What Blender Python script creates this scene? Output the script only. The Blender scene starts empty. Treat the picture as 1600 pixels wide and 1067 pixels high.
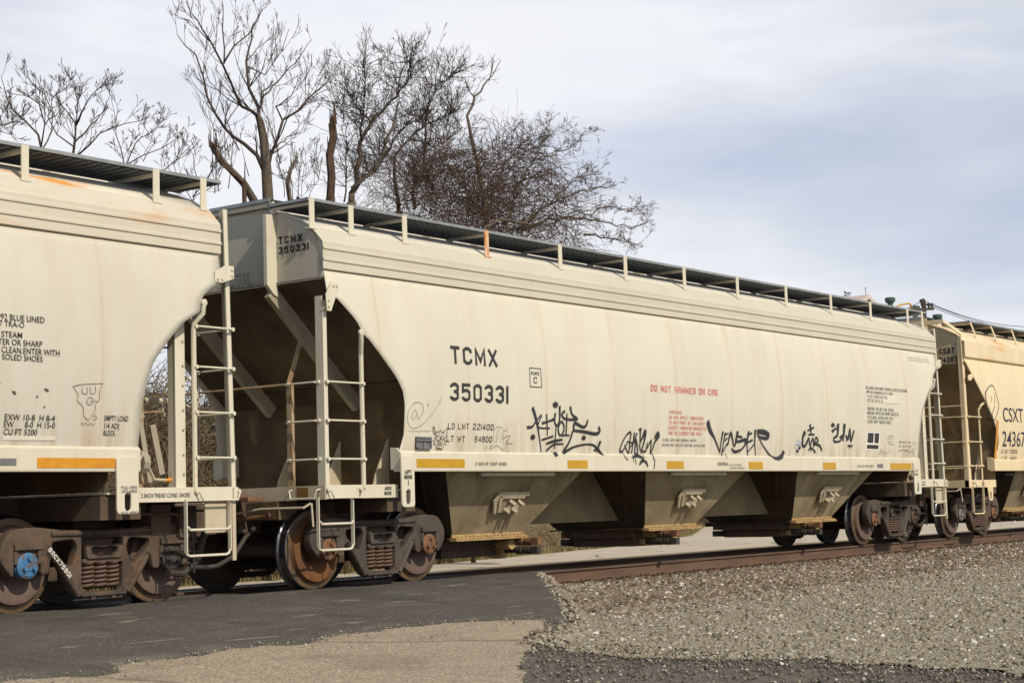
import bpy, bmesh, math, random
import numpy as np
from mathutils import Vector, Matrix
random.seed(7); rng = np.random.default_rng(7)
S = bpy.context.scene
COL = S.collection
PI = math.pi

# ------------------------------------------------------------------ camera
FPX, YAW, PIT, ROL, CY, CZ = 2634.97591, 0.63892, 0.09878, -0.03066, -14.29288, 0.84835
def cam_axes():
    f = np.array([math.cos(YAW)*math.cos(PIT), math.sin(YAW)*math.cos(PIT), math.sin(PIT)])
    r = np.array([math.sin(YAW), -math.cos(YAW), 0.]); u = np.cross(r, f)
    return math.cos(ROL)*r+math.sin(ROL)*u, -math.sin(ROL)*r+math.cos(ROL)*u, f
RR, UU, FF = cam_axes(); CC = np.array([0, CY, CZ])
def at(x, y, ax, v):
    "the point where the sight line through photo pixel x, y meets the plane axis ax = v"
    d = FF+RR*(x-800)/FPX-UU*(y-533.5)/FPX
    return CC+d*(v-CC[ax])/d[ax]
cd = bpy.data.cameras.new('camera'); cam = bpy.data.objects.new('camera', cd); COL.objects.link(cam)
cd.sensor_width = 36; cd.lens = FPX/1600*36; cd.clip_end = 3000; cd.clip_start = .1
m = Matrix.Identity(4)
for i in range(3):
    m[i][0] = RR[i]; m[i][1] = UU[i]; m[i][2] = -FF[i]; m[i][3] = CC[i]
cam.matrix_world = m
S.camera = cam

# ------------------------------------------------------------------ light
SUN = Vector((-.2, -1, .84)).normalized()
S.view_settings.view_transform = 'Standard'; S.view_settings.look = 'None'
S.view_settings.exposure = 0; S.view_settings.gamma = 1
sd = bpy.data.lights.new('sun', 'SUN'); sd.energy = 4.1; sd.angle = math.radians(.53); sd.color = (1, .90, .74)
so = bpy.data.objects.new('sun', sd); COL.objects.link(so); so.rotation_euler = SUN.to_track_quat('Z', 'Y').to_euler()
W = bpy.data.worlds.new('World'); S.world = W; W.use_nodes = True
nt = W.node_tree; nt.nodes.clear()
def N(nt, t, **k):
    n = nt.nodes.new(t)
    for a, b in k.items():
        if a.startswith('i_'): n.inputs[a[2:].replace('_', ' ')].default_value = b
        else: setattr(n, a, b)
    return n
def ramp(nt, fac, stops):
    n = nt.nodes.new('ShaderNodeValToRGB'); e = n.color_ramp.elements
    while len(e) < len(stops): e.new(.5)
    for el, (p, c) in zip(e, stops):
        el.position = p; el.color = (c, c, c, 1) if isinstance(c, (int, float)) else (*c, 1)
    nt.links.new(fac, n.inputs[0]); return n.outputs[0]
sky = N(nt, 'ShaderNodeTexSky', sky_type='NISHITA', sun_disc=False, sun_elevation=math.asin(SUN.z),
        sun_rotation=math.atan2(SUN.x, SUN.y), air_density=1.0, dust_density=1.5, ozone_density=1.5)
tc = N(nt, 'ShaderNodeTexCoord')
mp = N(nt, 'ShaderNodeMapping'); mp.inputs['Scale'].default_value = (1.3, 1.3, 5.5); mp.inputs['Rotation'].default_value = (.0, .12, .6)
nt.links.new(tc.outputs['Generated'], mp.inputs[0])
no = N(nt, 'ShaderNodeTexNoise', i_Scale=1.55, i_Detail=6, i_Roughness=.52, i_Distortion=.35); nt.links.new(mp.outputs[0], no.inputs['Vector'])
cov = ramp(nt, no.outputs['Fac'], [(.34, .72), (.5, .93), (.62, 1.0)])
sz = N(nt, 'ShaderNodeSeparateXYZ'); nt.links.new(tc.outputs['Generated'], sz.inputs[0])
high = ramp(nt, sz.outputs[2], [(.30, 1), (.62, .12)])
cm = N(nt, 'ShaderNodeMath', operation='MULTIPLY'); nt.links.new(cov, cm.inputs[0]); nt.links.new(high, cm.inputs[1]); cov = cm.outputs[0]
no2 = N(nt, 'ShaderNodeTexNoise', i_Scale=2.3, i_Detail=5, i_Roughness=.5); 
mp2 = N(nt, 'ShaderNodeMapping'); mp2.inputs['Scale'].default_value = (1, 1, 4.2); mp2.inputs['Location'].default_value = (2.2, 0.9, .30)
nt.links.new(tc.outputs['Generated'], mp2.inputs[0]); nt.links.new(mp2.outputs[0], no2.inputs['Vector'])
cl = ramp(nt, no2.outputs['Fac'], [(.35, (5.9, 6.5, 8.1)), (.46, (7.3, 7.7, 8.7)), (.57, (9.1, 9.25, 9.6))])
mx = N(nt, 'ShaderNodeMixRGB'); nt.links.new(cov, mx.inputs[0]); nt.links.new(sky.outputs[0], mx.inputs[1]); nt.links.new(cl, mx.inputs[2])
bg = N(nt, 'ShaderNodeBackground', i_Strength=.1); nt.links.new(mx.outputs[0], bg.inputs[0])
wo = N(nt, 'ShaderNodeOutputWorld'); nt.links.new(bg.outputs[0], wo.inputs[0])
S.cycles.max_bounces = 6; S.cycles.transparent_max_bounces = 12

# ------------------------------------------------------------------ materials
def mat(name, base, var=None, scale=4, rough=.7, bump=0, bscale=60, metal=0, stretch=(1, 1, 1), spec=.4, coord='Object', lo=.35, hi=.65, detail=6):
    m = bpy.data.materials.new(name); m.use_nodes = True; nt = m.node_tree; b = nt.nodes['Principled BSDF']
    b.inputs['Roughness'].default_value = rough; b.inputs['Metallic'].default_value = metal
    b.inputs['Specular IOR Level'].default_value = spec
    tc = N(nt, 'ShaderNodeTexCoord'); mp = N(nt, 'ShaderNodeMapping'); mp.inputs['Scale'].default_value = stretch
    nt.links.new(tc.outputs[coord], mp.inputs[0])
    no = N(nt, 'ShaderNodeTexNoise', i_Scale=scale, i_Detail=detail, i_Roughness=.6); nt.links.new(mp.outputs[0], no.inputs['Vector'])
    if var is None: var = tuple(c*.75 for c in base)
    c = ramp(nt, no.outputs['Fac'], [(lo, base), (hi, var)]); nt.links.new(c, b.inputs['Base Color'])
    if bump:
        n2 = N(nt, 'ShaderNodeTexNoise', i_Scale=bscale, i_Detail=4); nt.links.new(mp.outputs[0], n2.inputs['Vector'])
        bp = N(nt, 'ShaderNodeBump', i_Strength=bump, i_Distance=.01); nt.links.new(n2.outputs['Fac'], bp.inputs['Height']); nt.links.new(bp.outputs[0], b.inputs['Normal'])
    m['out'] = 1
    return m
def layer(m, col, fac_builder):
    "lay one more patch colour (stain, rust, line) over a material's base colour"
    nt = m.node_tree; b = nt.nodes['Principled BSDF']; old = b.inputs['Base Color'].links[0].from_socket
    mx = N(nt, 'ShaderNodeMixRGB'); nt.links.new(old, mx.inputs[1]); mx.inputs[2].default_value = (*col, 1)
    nt.links.new(fac_builder(nt), mx.inputs[0]); nt.links.new(mx.outputs[0], b.inputs['Base Color'])
def math_n(nt, op, a, b=None, c=None):
    n = N(nt, 'ShaderNodeMath', operation=op)
    for i, v in enumerate((a, b, c)):
        if v is None: continue
        if isinstance(v, (int, float)): n.inputs[i].default_value = v
        else: nt.links.new(v, n.inputs[i])
    return n.outputs[0]
def noise_fac(scale, stops, stretch=(1, 1, 1), detail=5, loc=(0, 0, 0), rough=.6):
    def f(nt):
        tc = N(nt, 'ShaderNodeTexCoord'); mp = N(nt, 'ShaderNodeMapping'); mp.inputs['Scale'].default_value = stretch; mp.inputs['Location'].default_value = loc
        nt.links.new(tc.outputs['Object'], mp.inputs[0])
        no = N(nt, 'ShaderNodeTexNoise', i_Scale=scale, i_Detail=detail, i_Roughness=rough); nt.links.new(mp.outputs[0], no.inputs['Vector'])
        return ramp(nt, no.outputs['Fac'], stops)
    return f
def seam_fac(step, off, width, amount):
    def f(nt):
        tc = N(nt, 'ShaderNodeTexCoord'); sp = N(nt, 'ShaderNodeSeparateXYZ'); nt.links.new(tc.outputs['Object'], sp.inputs[0])
        no = N(nt, 'ShaderNodeTexNoise', i_Scale=1.2, i_Detail=2); nt.links.new(tc.outputs['Object'], no.inputs['Vector'])
        wob = math_n(nt, 'MULTIPLY_ADD', no.outputs['Fac'], .03, off)
        x = math_n(nt, 'ADD', sp.outputs[0], wob)
        d = math_n(nt, 'ABSOLUTE', math_n(nt, 'SUBTRACT', math_n(nt, 'MODULO', math_n(nt, 'ADD', x, 100*step), step), step/2))
        line = math_n(nt, 'SUBTRACT', 1, math_n(nt, 'DIVIDE', d, width)); line = math_n(nt, 'MAXIMUM', line, 0)
        n3 = N(nt, 'ShaderNodeTexNoise', i_Scale=.9, i_Detail=3); nt.links.new(tc.outputs['Object'], n3.inputs['Vector'])
        return math_n(nt, 'MULTIPLY', math_n(nt, 'MULTIPLY', line, amount), ramp(nt, n3.outputs['Fac'], [(.3, .15), (.65, 1)]))
    return f
def grime_fac(nt):
    "rusty dribbles that collect just above the sill"
    tc = N(nt, 'ShaderNodeTexCoord'); sp = N(nt, 'ShaderNodeSeparateXYZ'); nt.links.new(tc.outputs['Object'], sp.inputs[0])
    mp = N(nt, 'ShaderNodeMapping'); mp.inputs['Scale'].default_value = (2.2, 1, .25); nt.links.new(tc.outputs['Object'], mp.inputs[0])
    no = N(nt, 'ShaderNodeTexNoise', i_Scale=4, i_Detail=7); nt.links.new(mp.outputs[0], no.inputs['Vector'])
    h = math_n(nt, 'SUBTRACT', 1, math_n(nt, 'DIVIDE', math_n(nt, 'SUBTRACT', sp.outputs[2], 1.55), .55)); h = math_n(nt, 'MINIMUM', math_n(nt, 'MAXIMUM', h, 0), 1)
    return math_n(nt, 'MULTIPLY', h, ramp(nt, no.outputs['Fac'], [(.46, 0), (.72, .6)]))
def car_paint(name, base, seams=False, rust=0, dirt=.5):
    m = mat(name, base, tuple(c*.93 for c in base), scale=.7, rough=.55, bump=.35, bscale=2.2, spec=.35)
    layer(m, (.36, .27, .15), noise_fac(3, [(.44, 0), (.75, .32*dirt)], (1.3, 1, .16), 9))
    layer(m, (.30, .25, .18), noise_fac(26, [(.6, 0), (.75, .22*dirt)], (1, 1, .5)))
    layer(m, (.10, .07, .05), noise_fac(30, [(.735, 0), (.76, .7)], (1, 1, 1), 2))
    if seams: layer(m, (.45, .30, .15), seam_fac(1.63, .42, .03, .42)); layer(m, (.42, .30, .17), seam_fac(1.63, .42, .16, .12))
    if seams: layer(m, (.34, .23, .12), grime_fac)
    if rust: layer(m, (.55, .24, .04), noise_fac(2.0, [(.54, 0), (.66, rust)], (.5, 2, 2.2), 8, (3, 0, 0)))
    return m
CREAM = (.572, .546, .452)
P_SIDE = car_paint('cream_paint_side', CREAM, seams=True)
P_ROOF = car_paint('cream_paint_roof', (.56, .53, .46), dirt=.45)
P_TRIM = car_paint('cream_paint_trim', (.575, .54, .43), dirt=.7)
layer(P_TRIM, (.40, .22, .09), noise_fac(7, [(.66, 0), (.74, .6)], (1, 1, .6), 6))
P_BAND = car_paint('grey_cream_band', (.50, .475, .385), dirt=.4)
P_END = car_paint('grimy_shaded_end', (.44, .42, .35), dirt=.8)  # base darkened to hold the ends' shade, dirt streaks over it
P_LEFT = car_paint('cream_paint_left', (.525, .50, .425), seams=True, dirt=.6)
P_LROOF = car_paint('cream_paint_left_roof', (.58, .54, .45), rust=.95)
P_RIGHT = car_paint('yellowed_paint', (.66, .555, .36), seams=True, dirt=.5)
P_RROOF = car_paint('yellowed_roof', (.66, .55, .36), rust=.5, dirt=.9)
P_RTRIM = car_paint('yellowed_trim', (.66, .54, .34), dirt=1)
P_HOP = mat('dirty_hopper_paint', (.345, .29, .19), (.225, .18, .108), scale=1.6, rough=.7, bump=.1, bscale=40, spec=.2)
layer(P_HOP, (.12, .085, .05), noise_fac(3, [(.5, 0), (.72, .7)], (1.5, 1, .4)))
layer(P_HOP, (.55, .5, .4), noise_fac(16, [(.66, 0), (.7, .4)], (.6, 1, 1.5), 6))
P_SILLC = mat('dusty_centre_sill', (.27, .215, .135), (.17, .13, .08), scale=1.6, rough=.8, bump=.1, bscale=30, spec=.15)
P_SHADED = mat('shaded_hopper_paint', (.085, .066, .043), (.04, .031, .022), scale=1.4, rough=.8, bump=.1, bscale=30, spec=.15)  # hopper paint with shade put into its colour, for the chute ends
P_SLOPE = mat('dirty_shaded_slope', (.13, .10, .062), (.06, .043, .026), scale=1.0, rough=.75, bump=.1, bscale=30, spec=.15)  # dirty paint, darkened further to stand in for shade on the slopes
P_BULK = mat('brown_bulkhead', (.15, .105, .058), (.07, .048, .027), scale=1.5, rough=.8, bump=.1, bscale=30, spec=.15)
layer(P_BULK, (.34, .24, .12), noise_fac(1.6, [(.6, 0), (.75, .6)], (1.5, 1.5, .6)))
P_LBAND = car_paint('left_band_paint', (.52, .485, .395), rust=.35, dirt=.4)
P_REND = car_paint('brown_grimy_end', (.46, .385, .26), dirt=1)
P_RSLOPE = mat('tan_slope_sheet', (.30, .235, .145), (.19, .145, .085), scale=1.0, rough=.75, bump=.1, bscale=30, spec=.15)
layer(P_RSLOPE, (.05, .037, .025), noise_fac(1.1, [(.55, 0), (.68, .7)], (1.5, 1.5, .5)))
P_STIFF = mat('stiffener_paint', (.36, .325, .25), (.26, .23, .17), scale=2, rough=.65)
P_GREYP = mat('weathered_cream', (.50, .44, .33), (.40, .34, .24), scale=2, rough=.65, bump=.05, bscale=30)
BROWN = mat('cast_steel_brown', (.10, .071, .05), (.052, .038, .03), scale=5, rough=.75, bump=.6, bscale=70, spec=.3)
layer(BROWN, (.17, .085, .04), noise_fac(9, [(.55, 0), (.7, .6)]))
layer(BROWN, (.025, .02, .017), noise_fac(4, [(.55, 0), (.7, .7)], loc=(3,1,2)))
GREYST = mat('cast_steel_grey', (.084, .066, .052), (.046, .037, .031), scale=4, rough=.7, bump=.6, bscale=70, spec=.3)
layer(GREYST, (.16, .10, .06), noise_fac(8, [(.6, 0), (.75, .45)]))
WHEEL = mat('wheel_brown', (.135, .095, .074), (.10, .07, .055), scale=6, rough=.75, bump=.15, bscale=60, spec=.25)
WHEELO = mat('wheel_rust_orange', (.165, .072, .025), (.085, .045, .025), scale=3.5, rough=.8, bump=.15, bscale=60, spec=.25)
RIMW = mat('wheel_rim', (.16, .10, .05), (.09, .065, .045), scale=12, rough=.55, metal=.3)
TREAD = mat('tread_steel', (.18, .18, .19), (.10, .10, .11), scale=8, rough=.27, metal=.95)
RUST = mat('rust', (.20, .095, .045), (.10, .055, .032), scale=9, rough=.85, bump=.3, bscale=60)
SPRING = mat('spring_rust', (.115, .065, .045), (.08, .05, .038), scale=9, rough=.7, spec=.4)
DARK = mat('greasy_black', (.028, .024, .02), (.05, .04, .032), scale=6, rough=.65, bump=.2)
DBROWN = mat('dark_brown_steel', (.06, .042, .03), (.10, .065, .04), scale=5, rough=.8, bump=.25)
TANST = mat('tan_dusty_steel', (.40, .285, .13), (.27, .175, .075), scale=6, rough=.8, bump=.2)
BLUE = mat('blue_cap_paint', (.03, .125, .27), (.07, .17, .28), scale=12, rough=.6)
layer(BLUE, (.09, .06, .045), noise_fac(14, [(.48, 0), (.6, .9)]))
WHITEP = mat('white_paint', (.72, .71, .66), (.6, .58, .52), scale=8)
GRATE = mat('galvanised_grating', (.075, .082, .085), (.05, .054, .056), scale=5, rough=.6, metal=.2)
GRATE2 = mat('grating_underside', (.17, .18, .18), (.12, .128, .13), scale=5, rough=.6, metal=.2)
GALV = mat('galvanised_edge', (.30, .32, .32), (.22, .24, .24), scale=5, rough=.5, metal=.4)
BLACKL = mat('black_lettering', (.022, .02, .02), (.04, .037, .034), scale=9, rough=.6)
NAVYL = mat('dark_blue_lettering', (.015, .02, .045), (.022, .028, .055), scale=9, rough=.6)
REDL = mat('faded_red_lettering', (.56, .12, .105), (.60, .22, .18), scale=9, rough=.6)
GREYL = mat('faded_grey_lettering', (.20, .18, .145), (.33, .29, .22), scale=14, rough=.7)
PENCIL = mat('pencil_line', (.17, .155, .13), (.30, .27, .21), scale=12, rough=.7)
YTAPE = mat('yellow_reflective_tape', (.47, .27, .008), (.40, .215, .007), scale=9, rough=.4)
OTAPE = mat('orange_reflective_tape', (.56, .25, .014), (.46, .19, .01), scale=9, rough=.4)
TAG = mat('grey_tag', (.13, .13, .13), (.2, .2, .2), scale=12, rough=.4, metal=.3)
PATCH = mat('pale_paint_patch', (.60, .565, .48), (.55, .52, .44), scale=5, rough=.6)

# ------------------------------------------------------------------ mesh builder
class MB:
    def __init__(s): s.v = []; s.f = []; s.mi = []; s.a = None
    def add(s, vs, fs, mi=0):
        o = len(s.v); s.v.extend([tuple(p) for p in vs]); s.f.extend([tuple(i+o for i in f) for f in fs]); s.mi.extend([mi]*len(fs)); return s
    def box(s, x0, x1, y0, y1, z0, z1, mi=0):
        return s.add([(x0,y0,z0),(x1,y0,z0),(x1,y1,z0),(x0,y1,z0),(x0,y0,z1),(x1,y0,z1),(x1,y1,z1),(x0,y1,z1)],
                     [(0,3,2,1),(4,5,6,7),(0,1,5,4),(1,2,6,5),(2,3,7,6),(3,0,4,7)], mi)
    def bar(s, a, b, w, h, up=(0,0,1), mi=0):
        a = Vector(a); b = Vector(b); d = (b-a).normalized(); up = Vector(up)
        if abs(d.dot(up)) > .98: up = Vector((0,1,0))
        x = d.cross(up).normalized(); z = x.cross(d)
        vs = [p+x*(i*w/2)+z*(j*h/2) for p in (a, b) for i, j in ((-1,-1),(1,-1),(1,1),(-1,1))]
        return s.add(vs, [(0,1,2,3),(7,6,5,4),(0,4,5,1),(1,5,6,2),(2,6,7,3),(3,7,4,0)], mi)
    def tube(s, pts, r, n=8, mi=0, cap=True):
        P = [Vector(p) for p in pts]; k = len(P); o = len(s.v)
        if not isinstance(r, (list, tuple)): r = [r]*k
        t = (P[1]-P[0]).normalized(); ref = Vector((0,0,1)) if abs(t.z) < .9 else Vector((1,0,0)); x = t.cross(ref).normalized()
        for i in range(k):
            t = (P[min(i+1,k-1)]-P[max(i-1,0)])
            t = t.normalized() if t.length > 1e-9 else Vector((0,0,1))
            x = (x-t*x.dot(t)); x = x.normalized() if x.length > 1e-6 else t.orthogonal().normalized()
            y = t.cross(x)
            for j in range(n):
                a = 2*PI*j/n; q = P[i]+(x*math.cos(a)+y*math.sin(a))*r[i]; s.v.append((q.x,q.y,q.z))
        for i in range(k-1):
            for j in range(n):
                s.f.append((o+i*n+j, o+i*n+(j+1)%n, o+(i+1)*n+(j+1)%n, o+(i+1)*n+j)); s.mi.append(mi)
        if cap: s.f.append(tuple(o+j for j in range(n))[::-1]); s.f.append(tuple(o+(k-1)*n+j for j in range(n))); s.mi += [mi, mi]
        return s
    def lathe(s, prof, c=(0,0,0), n=32, axis='Y', mis=None):
        "prof: (radius, along axis); revolved round the axis through c"
        o = len(s.v); k = len(prof)
        for (r, t) in prof:
            for j in range(n):
                a = 2*PI*j/n; u, w = r*math.cos(a), r*math.sin(a)
                s.v.append({'Y': (c[0]+u, c[1]+t, c[2]+w), 'Z': (c[0]+u, c[1]+w, c[2]+t), 'X': (c[0]+t, c[1]+u, c[2]+w)}[axis])
        for i in range(k-1):
            for j in range(n):
                s.f.append((o+i*n+j, o+i*n+(j+1)%n, o+(i+1)*n+(j+1)%n, o+(i+1)*n+j)); s.mi.append(mis[i] if mis else 0)
        return s
    def prism(s, poly, y0, y1, mi=0):
        "polygon in XZ extruded along Y"
        n = len(poly); vs = [(x,y0,z) for x,z in poly]+[(x,y1,z) for x,z in poly]
        return s.add(vs, [tuple(range(n)), tuple(range(2*n-1,n-1,-1))]+[((i+1)%n, i, n+i, n+(i+1)%n) for i in range(n)], mi)
    def prismx(s, poly, x0, x1, mi=0):
        "polygon in YZ extruded along X"
        n = len(poly); vs = [(x0,y,z) for y,z in poly]+[(x1,y,z) for y,z in poly]
        return s.add(vs, [tuple(range(n)), tuple(range(2*n-1,n-1,-1))]+[((i+1)%n, i, n+i, n+(i+1)%n) for i in range(n)], mi)
    def strip(s, path, x0, x1, mi=0, nx=1):
        "YZ polyline swept along X as a sheet"
        n = len(path); vs = [(x0+(x1-x0)*k/nx, y, z) for k in range(nx+1) for y, z in path]
        return s.add(vs, [(k*n+i, k*n+i+1, (k+1)*n+i+1, (k+1)*n+i) for k in range(nx) for i in range(n-1)], mi)
    def build(s, name, mats, parent=None, loc=None, smooth=False, bevel=0, solid=0, recalc=True, autos=None):
        me = bpy.data.meshes.new(name); me.from_pydata(s.v, [], s.f)
        if not isinstance(mats, (list, tuple)): mats = [mats]
        for m in mats: me.materials.append(m)
        if len(mats) > 1: me.polygons.foreach_set('material_index', s.mi)
        if recalc:
            bm = bmesh.new(); bm.from_mesh(me); bmesh.ops.recalc_face_normals(bm, faces=bm.faces); bm.to_mesh(me); bm.free()
        if s.a is not None:
            at_ = me.attributes.new('a', 'FLOAT', 'POINT'); at_.data.foreach_set('value', s.a)
        if smooth: me.polygons.foreach_set('use_smooth', [True]*len(me.polygons))
        if autos:
            me.polygons.foreach_set('use_smooth', [True]*len(me.polygons)); me.set_sharp_from_angle(angle=math.radians(autos))
        me.update()
        o = bpy.data.objects.new(name, me); COL.objects.link(o)
        if parent: o.parent = parent
        if loc: o.location = loc
        if solid: md = o.modifiers.new('solid', 'SOLIDIFY'); md.thickness = solid; md.offset = 0
        if bevel: md = o.modifiers.new('bevel', 'BEVEL'); md.width = bevel; md.segments = 2; md.limit_method = 'ANGLE'; md.angle_limit = math.radians(40)
        return o
def tag(o, label=None, cat=None, group=None, kind=None):
    if label: o['label'] = label
    if cat: o['category'] = cat
    if group: o['group'] = group
    if kind: o['kind'] = kind
    return o
def empty(name, loc=(0,0,0)):
    o = bpy.data.objects.new(name, None); o.empty_display_size = .3; COL.objects.link(o); o.location = loc; return o
def curve_plate(outline, holes, depth, bevel):
    "flat plate with holes and rounded edges from a 2D curve: verts (x, z, thickness) centred on thickness"
    cu = bpy.data.curves.new('tmp', 'CURVE'); cu.dimensions = '2D'; cu.fill_mode = 'BOTH'; cu.extrude = max(depth/2-bevel, .0005); cu.bevel_depth = bevel; cu.bevel_resolution = 1; cu.offset = -bevel
    for pl in [outline]+holes:
        sp = cu.splines.new('POLY'); sp.points.add(len(pl)-1); sp.use_cyclic_u = True
        for p, (x, z) in zip(sp.points, pl): p.co = (x, z, 0, 1)
    o = bpy.data.objects.new('tmp', cu); COL.objects.link(o)
    dg = bpy.context.evaluated_depsgraph_get(); me = bpy.data.meshes.new_from_object(o.evaluated_get(dg))
    vs = [tuple(v.co) for v in me.vertices]; fs = [tuple(p.vertices) for p in me.polygons]
    bpy.data.objects.remove(o); bpy.data.curves.remove(cu); bpy.data.meshes.remove(me)
    return vs, fs
def plate_mb(mb, outline, holes, y0, y1, bevel=.006):
    vs, fs = curve_plate(outline, holes, abs(y1-y0), bevel); c = (y0+y1)/2
    return mb.add([(x, c-t, z) for x, z, t in vs], fs)
def rnd_poly(pts, r, n=4):
    "round the corners of a polygon"
    out = []; k = len(pts)
    for i in range(k):
        p = Vector(pts[i]); a = Vector(pts[i-1])-p; b = Vector(pts[(i+1)%k])-p
        rr = min(r, a.length*.45, b.length*.45); A = p+a.normalized()*rr; B = p+b.normalized()*rr
        for j in range(n+1):
            t = j/n; q = A*(1-t)**2+p*2*t*(1-t)+B*t*t; out.append((q.x, q.y))
    return out
def slot(cx, cz, w, h, n=8):
    return [(cx+w/2*math.cos(a), cz+(h-w)/2+w/2*math.sin(a)) for a in [PI*i/n for i in range(n+1)]]+[(cx+w/2*math.cos(a), cz-(h-w)/2+w/2*math.sin(a)) for a in [PI+PI*i/n for i in range(n+1)]]
def copy_tree(o, parent=None):
    c = o.copy(); COL.objects.link(c); c.parent = parent
    for ch in list(o.children): copy_tree(ch, c)
    return c

# ------------------------------------------------------------------ lettering
def oc(x0, x1, y0, y1, cx=.3, cy=.13):
    return [(x0+cx,y0),(x1-cx,y0),(x1,y0+cy),(x1,y1-cy),(x1-cx,y1),(x0+cx,y1),(x0,y1-cy),(x0,y0+cy),(x0+cx,y0)]
GL = {
'A': [[(0,0),(0,.75),(.3,1),(.7,1),(1,.75),(1,0)],[(0,.42),(1,.42)]],
'B': [[(0,0),(0,1),(.7,1),(1,.87),(1,.64),(.75,.52),(1,.4),(1,.13),(.7,0),(0,0)],[(0,.52),(.75,.52)]],
'C': [[(1,.7),(1,.87),(.7,1),(.3,1),(0,.87),(0,.13),(.3,0),(.7,0),(1,.13),(1,.3)]],
'D': [[(0,0),(0,1),(.65,1),(1,.83),(1,.17),(.65,0),(0,0)]],
'E': [[(1,0),(0,0),(0,1),(1,1)],[(0,.52),(.8,.52)]], 'F': [[(0,0),(0,1),(1,1)],[(0,.52),(.8,.52)]],
'G': [[(1,.72),(1,.87),(.7,1),(.3,1),(0,.87),(0,.13),(.3,0),(.7,0),(1,.13),(1,.47),(.55,.47)]],
'H': [[(0,0),(0,1)],[(1,0),(1,1)],[(0,.52),(1,.52)]], 'I': [[(.5,0),(.5,1)]], 'J': [[(1,1),(1,.13),(.7,0),(.3,0),(0,.13),(0,.3)]],
'K': [[(0,0),(0,1)],[(1,1),(.06,.45)],[(.3,.58),(1,0)]], 'L': [[(0,1),(0,0),(1,0)]],
'M': [[(0,0),(0,1),(.5,.2),(1,1),(1,0)]], 'N': [[(0,0),(0,1),(1,0),(1,1)]],
'O': [oc(0,1,0,1)], '0': [oc(0,1,0,1)], 'P': [[(0,0),(0,1),(.7,1),(1,.87),(1,.6),(.7,.46),(0,.46)]],
'Q': [oc(0,1,0,1),[(.6,.25),(1,0)]], 'R': [[(0,0),(0,1),(.7,1),(1,.87),(1,.6),(.7,.47),(0,.47)],[(.5,.47),(1,0)]],
'S': [[(1,.75),(1,.87),(.7,1),(.3,1),(0,.87),(0,.65),(.25,.53),(.75,.47),(1,.35),(1,.13),(.7,0),(.3,0),(0,.13),(0,.20)]],
'T': [[(.5,0),(.5,1)],[(0,1),(1,1)]], 'U': [[(0,1),(0,.13),(.3,0),(.7,0),(1,.13),(1,1)]], 'V': [[(0,1),(.5,0),(1,1)]],
'W': [[(0,1),(.22,0),(.5,.75),(.78,0),(1,1)]], 'X': [[(0,0),(1,1)],[(0,1),(1,0)]], 'Y': [[(0,1),(.5,.45),(1,1)],[(.5,.45),(.5,0)]],
'Z': [[(0,1),(1,1),(0,0),(1,0)]], '1': [[(.5,0),(.5,1)]],
'2': [[(0,.80),(0,.87),(.3,1),(.7,1),(1,.87),(1,.63),(0,.15),(0,0),(1,0)]],
'3': [[(0,.80),(0,.87),(.3,1),(.7,1),(1,.87),(1,.64),(.75,.52),(1,.4),(1,.13),(.7,0),(.3,0),(0,.13),(0,.20)],[(.4,.52),(.75,.52)]],
'4': [[(.75,0),(.75,1),(0,.3),(1,.3)]], '5': [[(1,1),(0,1),(0,.56),(.3,.63),(.7,.63),(1,.5),(1,.13),(.7,0),(.3,0),(0,.13),(0,.20)]],
'6': [[(1,.75),(1,.87),(.7,1),(.3,1),(0,.87),(0,.13),(.3,0),(.7,0),(1,.13),(1,.42),(.7,.56),(0,.56)]],
'7': [[(0,1),(1,1),(.4,0)]], '8': [oc(0,1,.52,1),oc(0,1,0,.52)],
'9': [[(0,.25),(0,.13),(.3,0),(.7,0),(1,.13),(1,.87),(.7,1),(.3,1),(0,.87),(0,.6),(.3,.44),(1,.44)]],
'-': [[(.1,.48),(.9,.48)]], '.': [[(.3,0),(.3,.12)]], ',': [[(.3,.05),(.2,-.12)]], ':': [[(.5,.12),(.5,.28)],[(.5,.6),(.5,.76)]], '/': [[(0,0),(1,1)]],
}
def gw(c): return {' ': .6, 'I': .16, '1': .16, '.': .2, ',': .2, ':': .25, 'M': 1.2, 'W': 1.3, '-': .7}.get(c, 1)
def ribbon(pl, ws, step=None):
    "2D polyline with widths -> list of left/right points"
    if step:
        q = [pl[0]]; wq = [ws[0]]
        for i in range(1, len(pl)):
            a, b = Vector(pl[i-1]), Vector(pl[i]); n = max(1, int((b-a).length/step))
            for k in range(1, n+1): q.append(tuple(a.lerp(b, k/n))); wq.append(ws[i-1]+(ws[i]-ws[i-1])*k/n)
        pl, ws = q, wq
    n = len(pl); closed = (Vector(pl[0])-Vector(pl[-1])).length < 1e-6 and n > 3
    L = []; R = []
    for i in range(n):
        p = Vector(pl[i])
        a = p-Vector(pl[i-1]) if i else (p-Vector(pl[n-2]) if closed else Vector(pl[1])-p)
        b = Vector(pl[i+1])-p if i < n-1 else (Vector(pl[1])-p if closed else p-Vector(pl[i-1]))
        a = a.normalized() if a.length > 1e-9 else Vector((1,0)); b = b.normalized() if b.length > 1e-9 else a
        na = Vector((-a.y, a.x)); nb = Vector((-b.y, b.x)); m = na+nb
        if m.length < .25: m = na
        m.normalize(); k = 1/max(.5, m.dot(na))
        L.append(p+m*(ws[i]/2*k)); R.append(p-m*(ws[i]/2*k))
    return L, R
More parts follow.
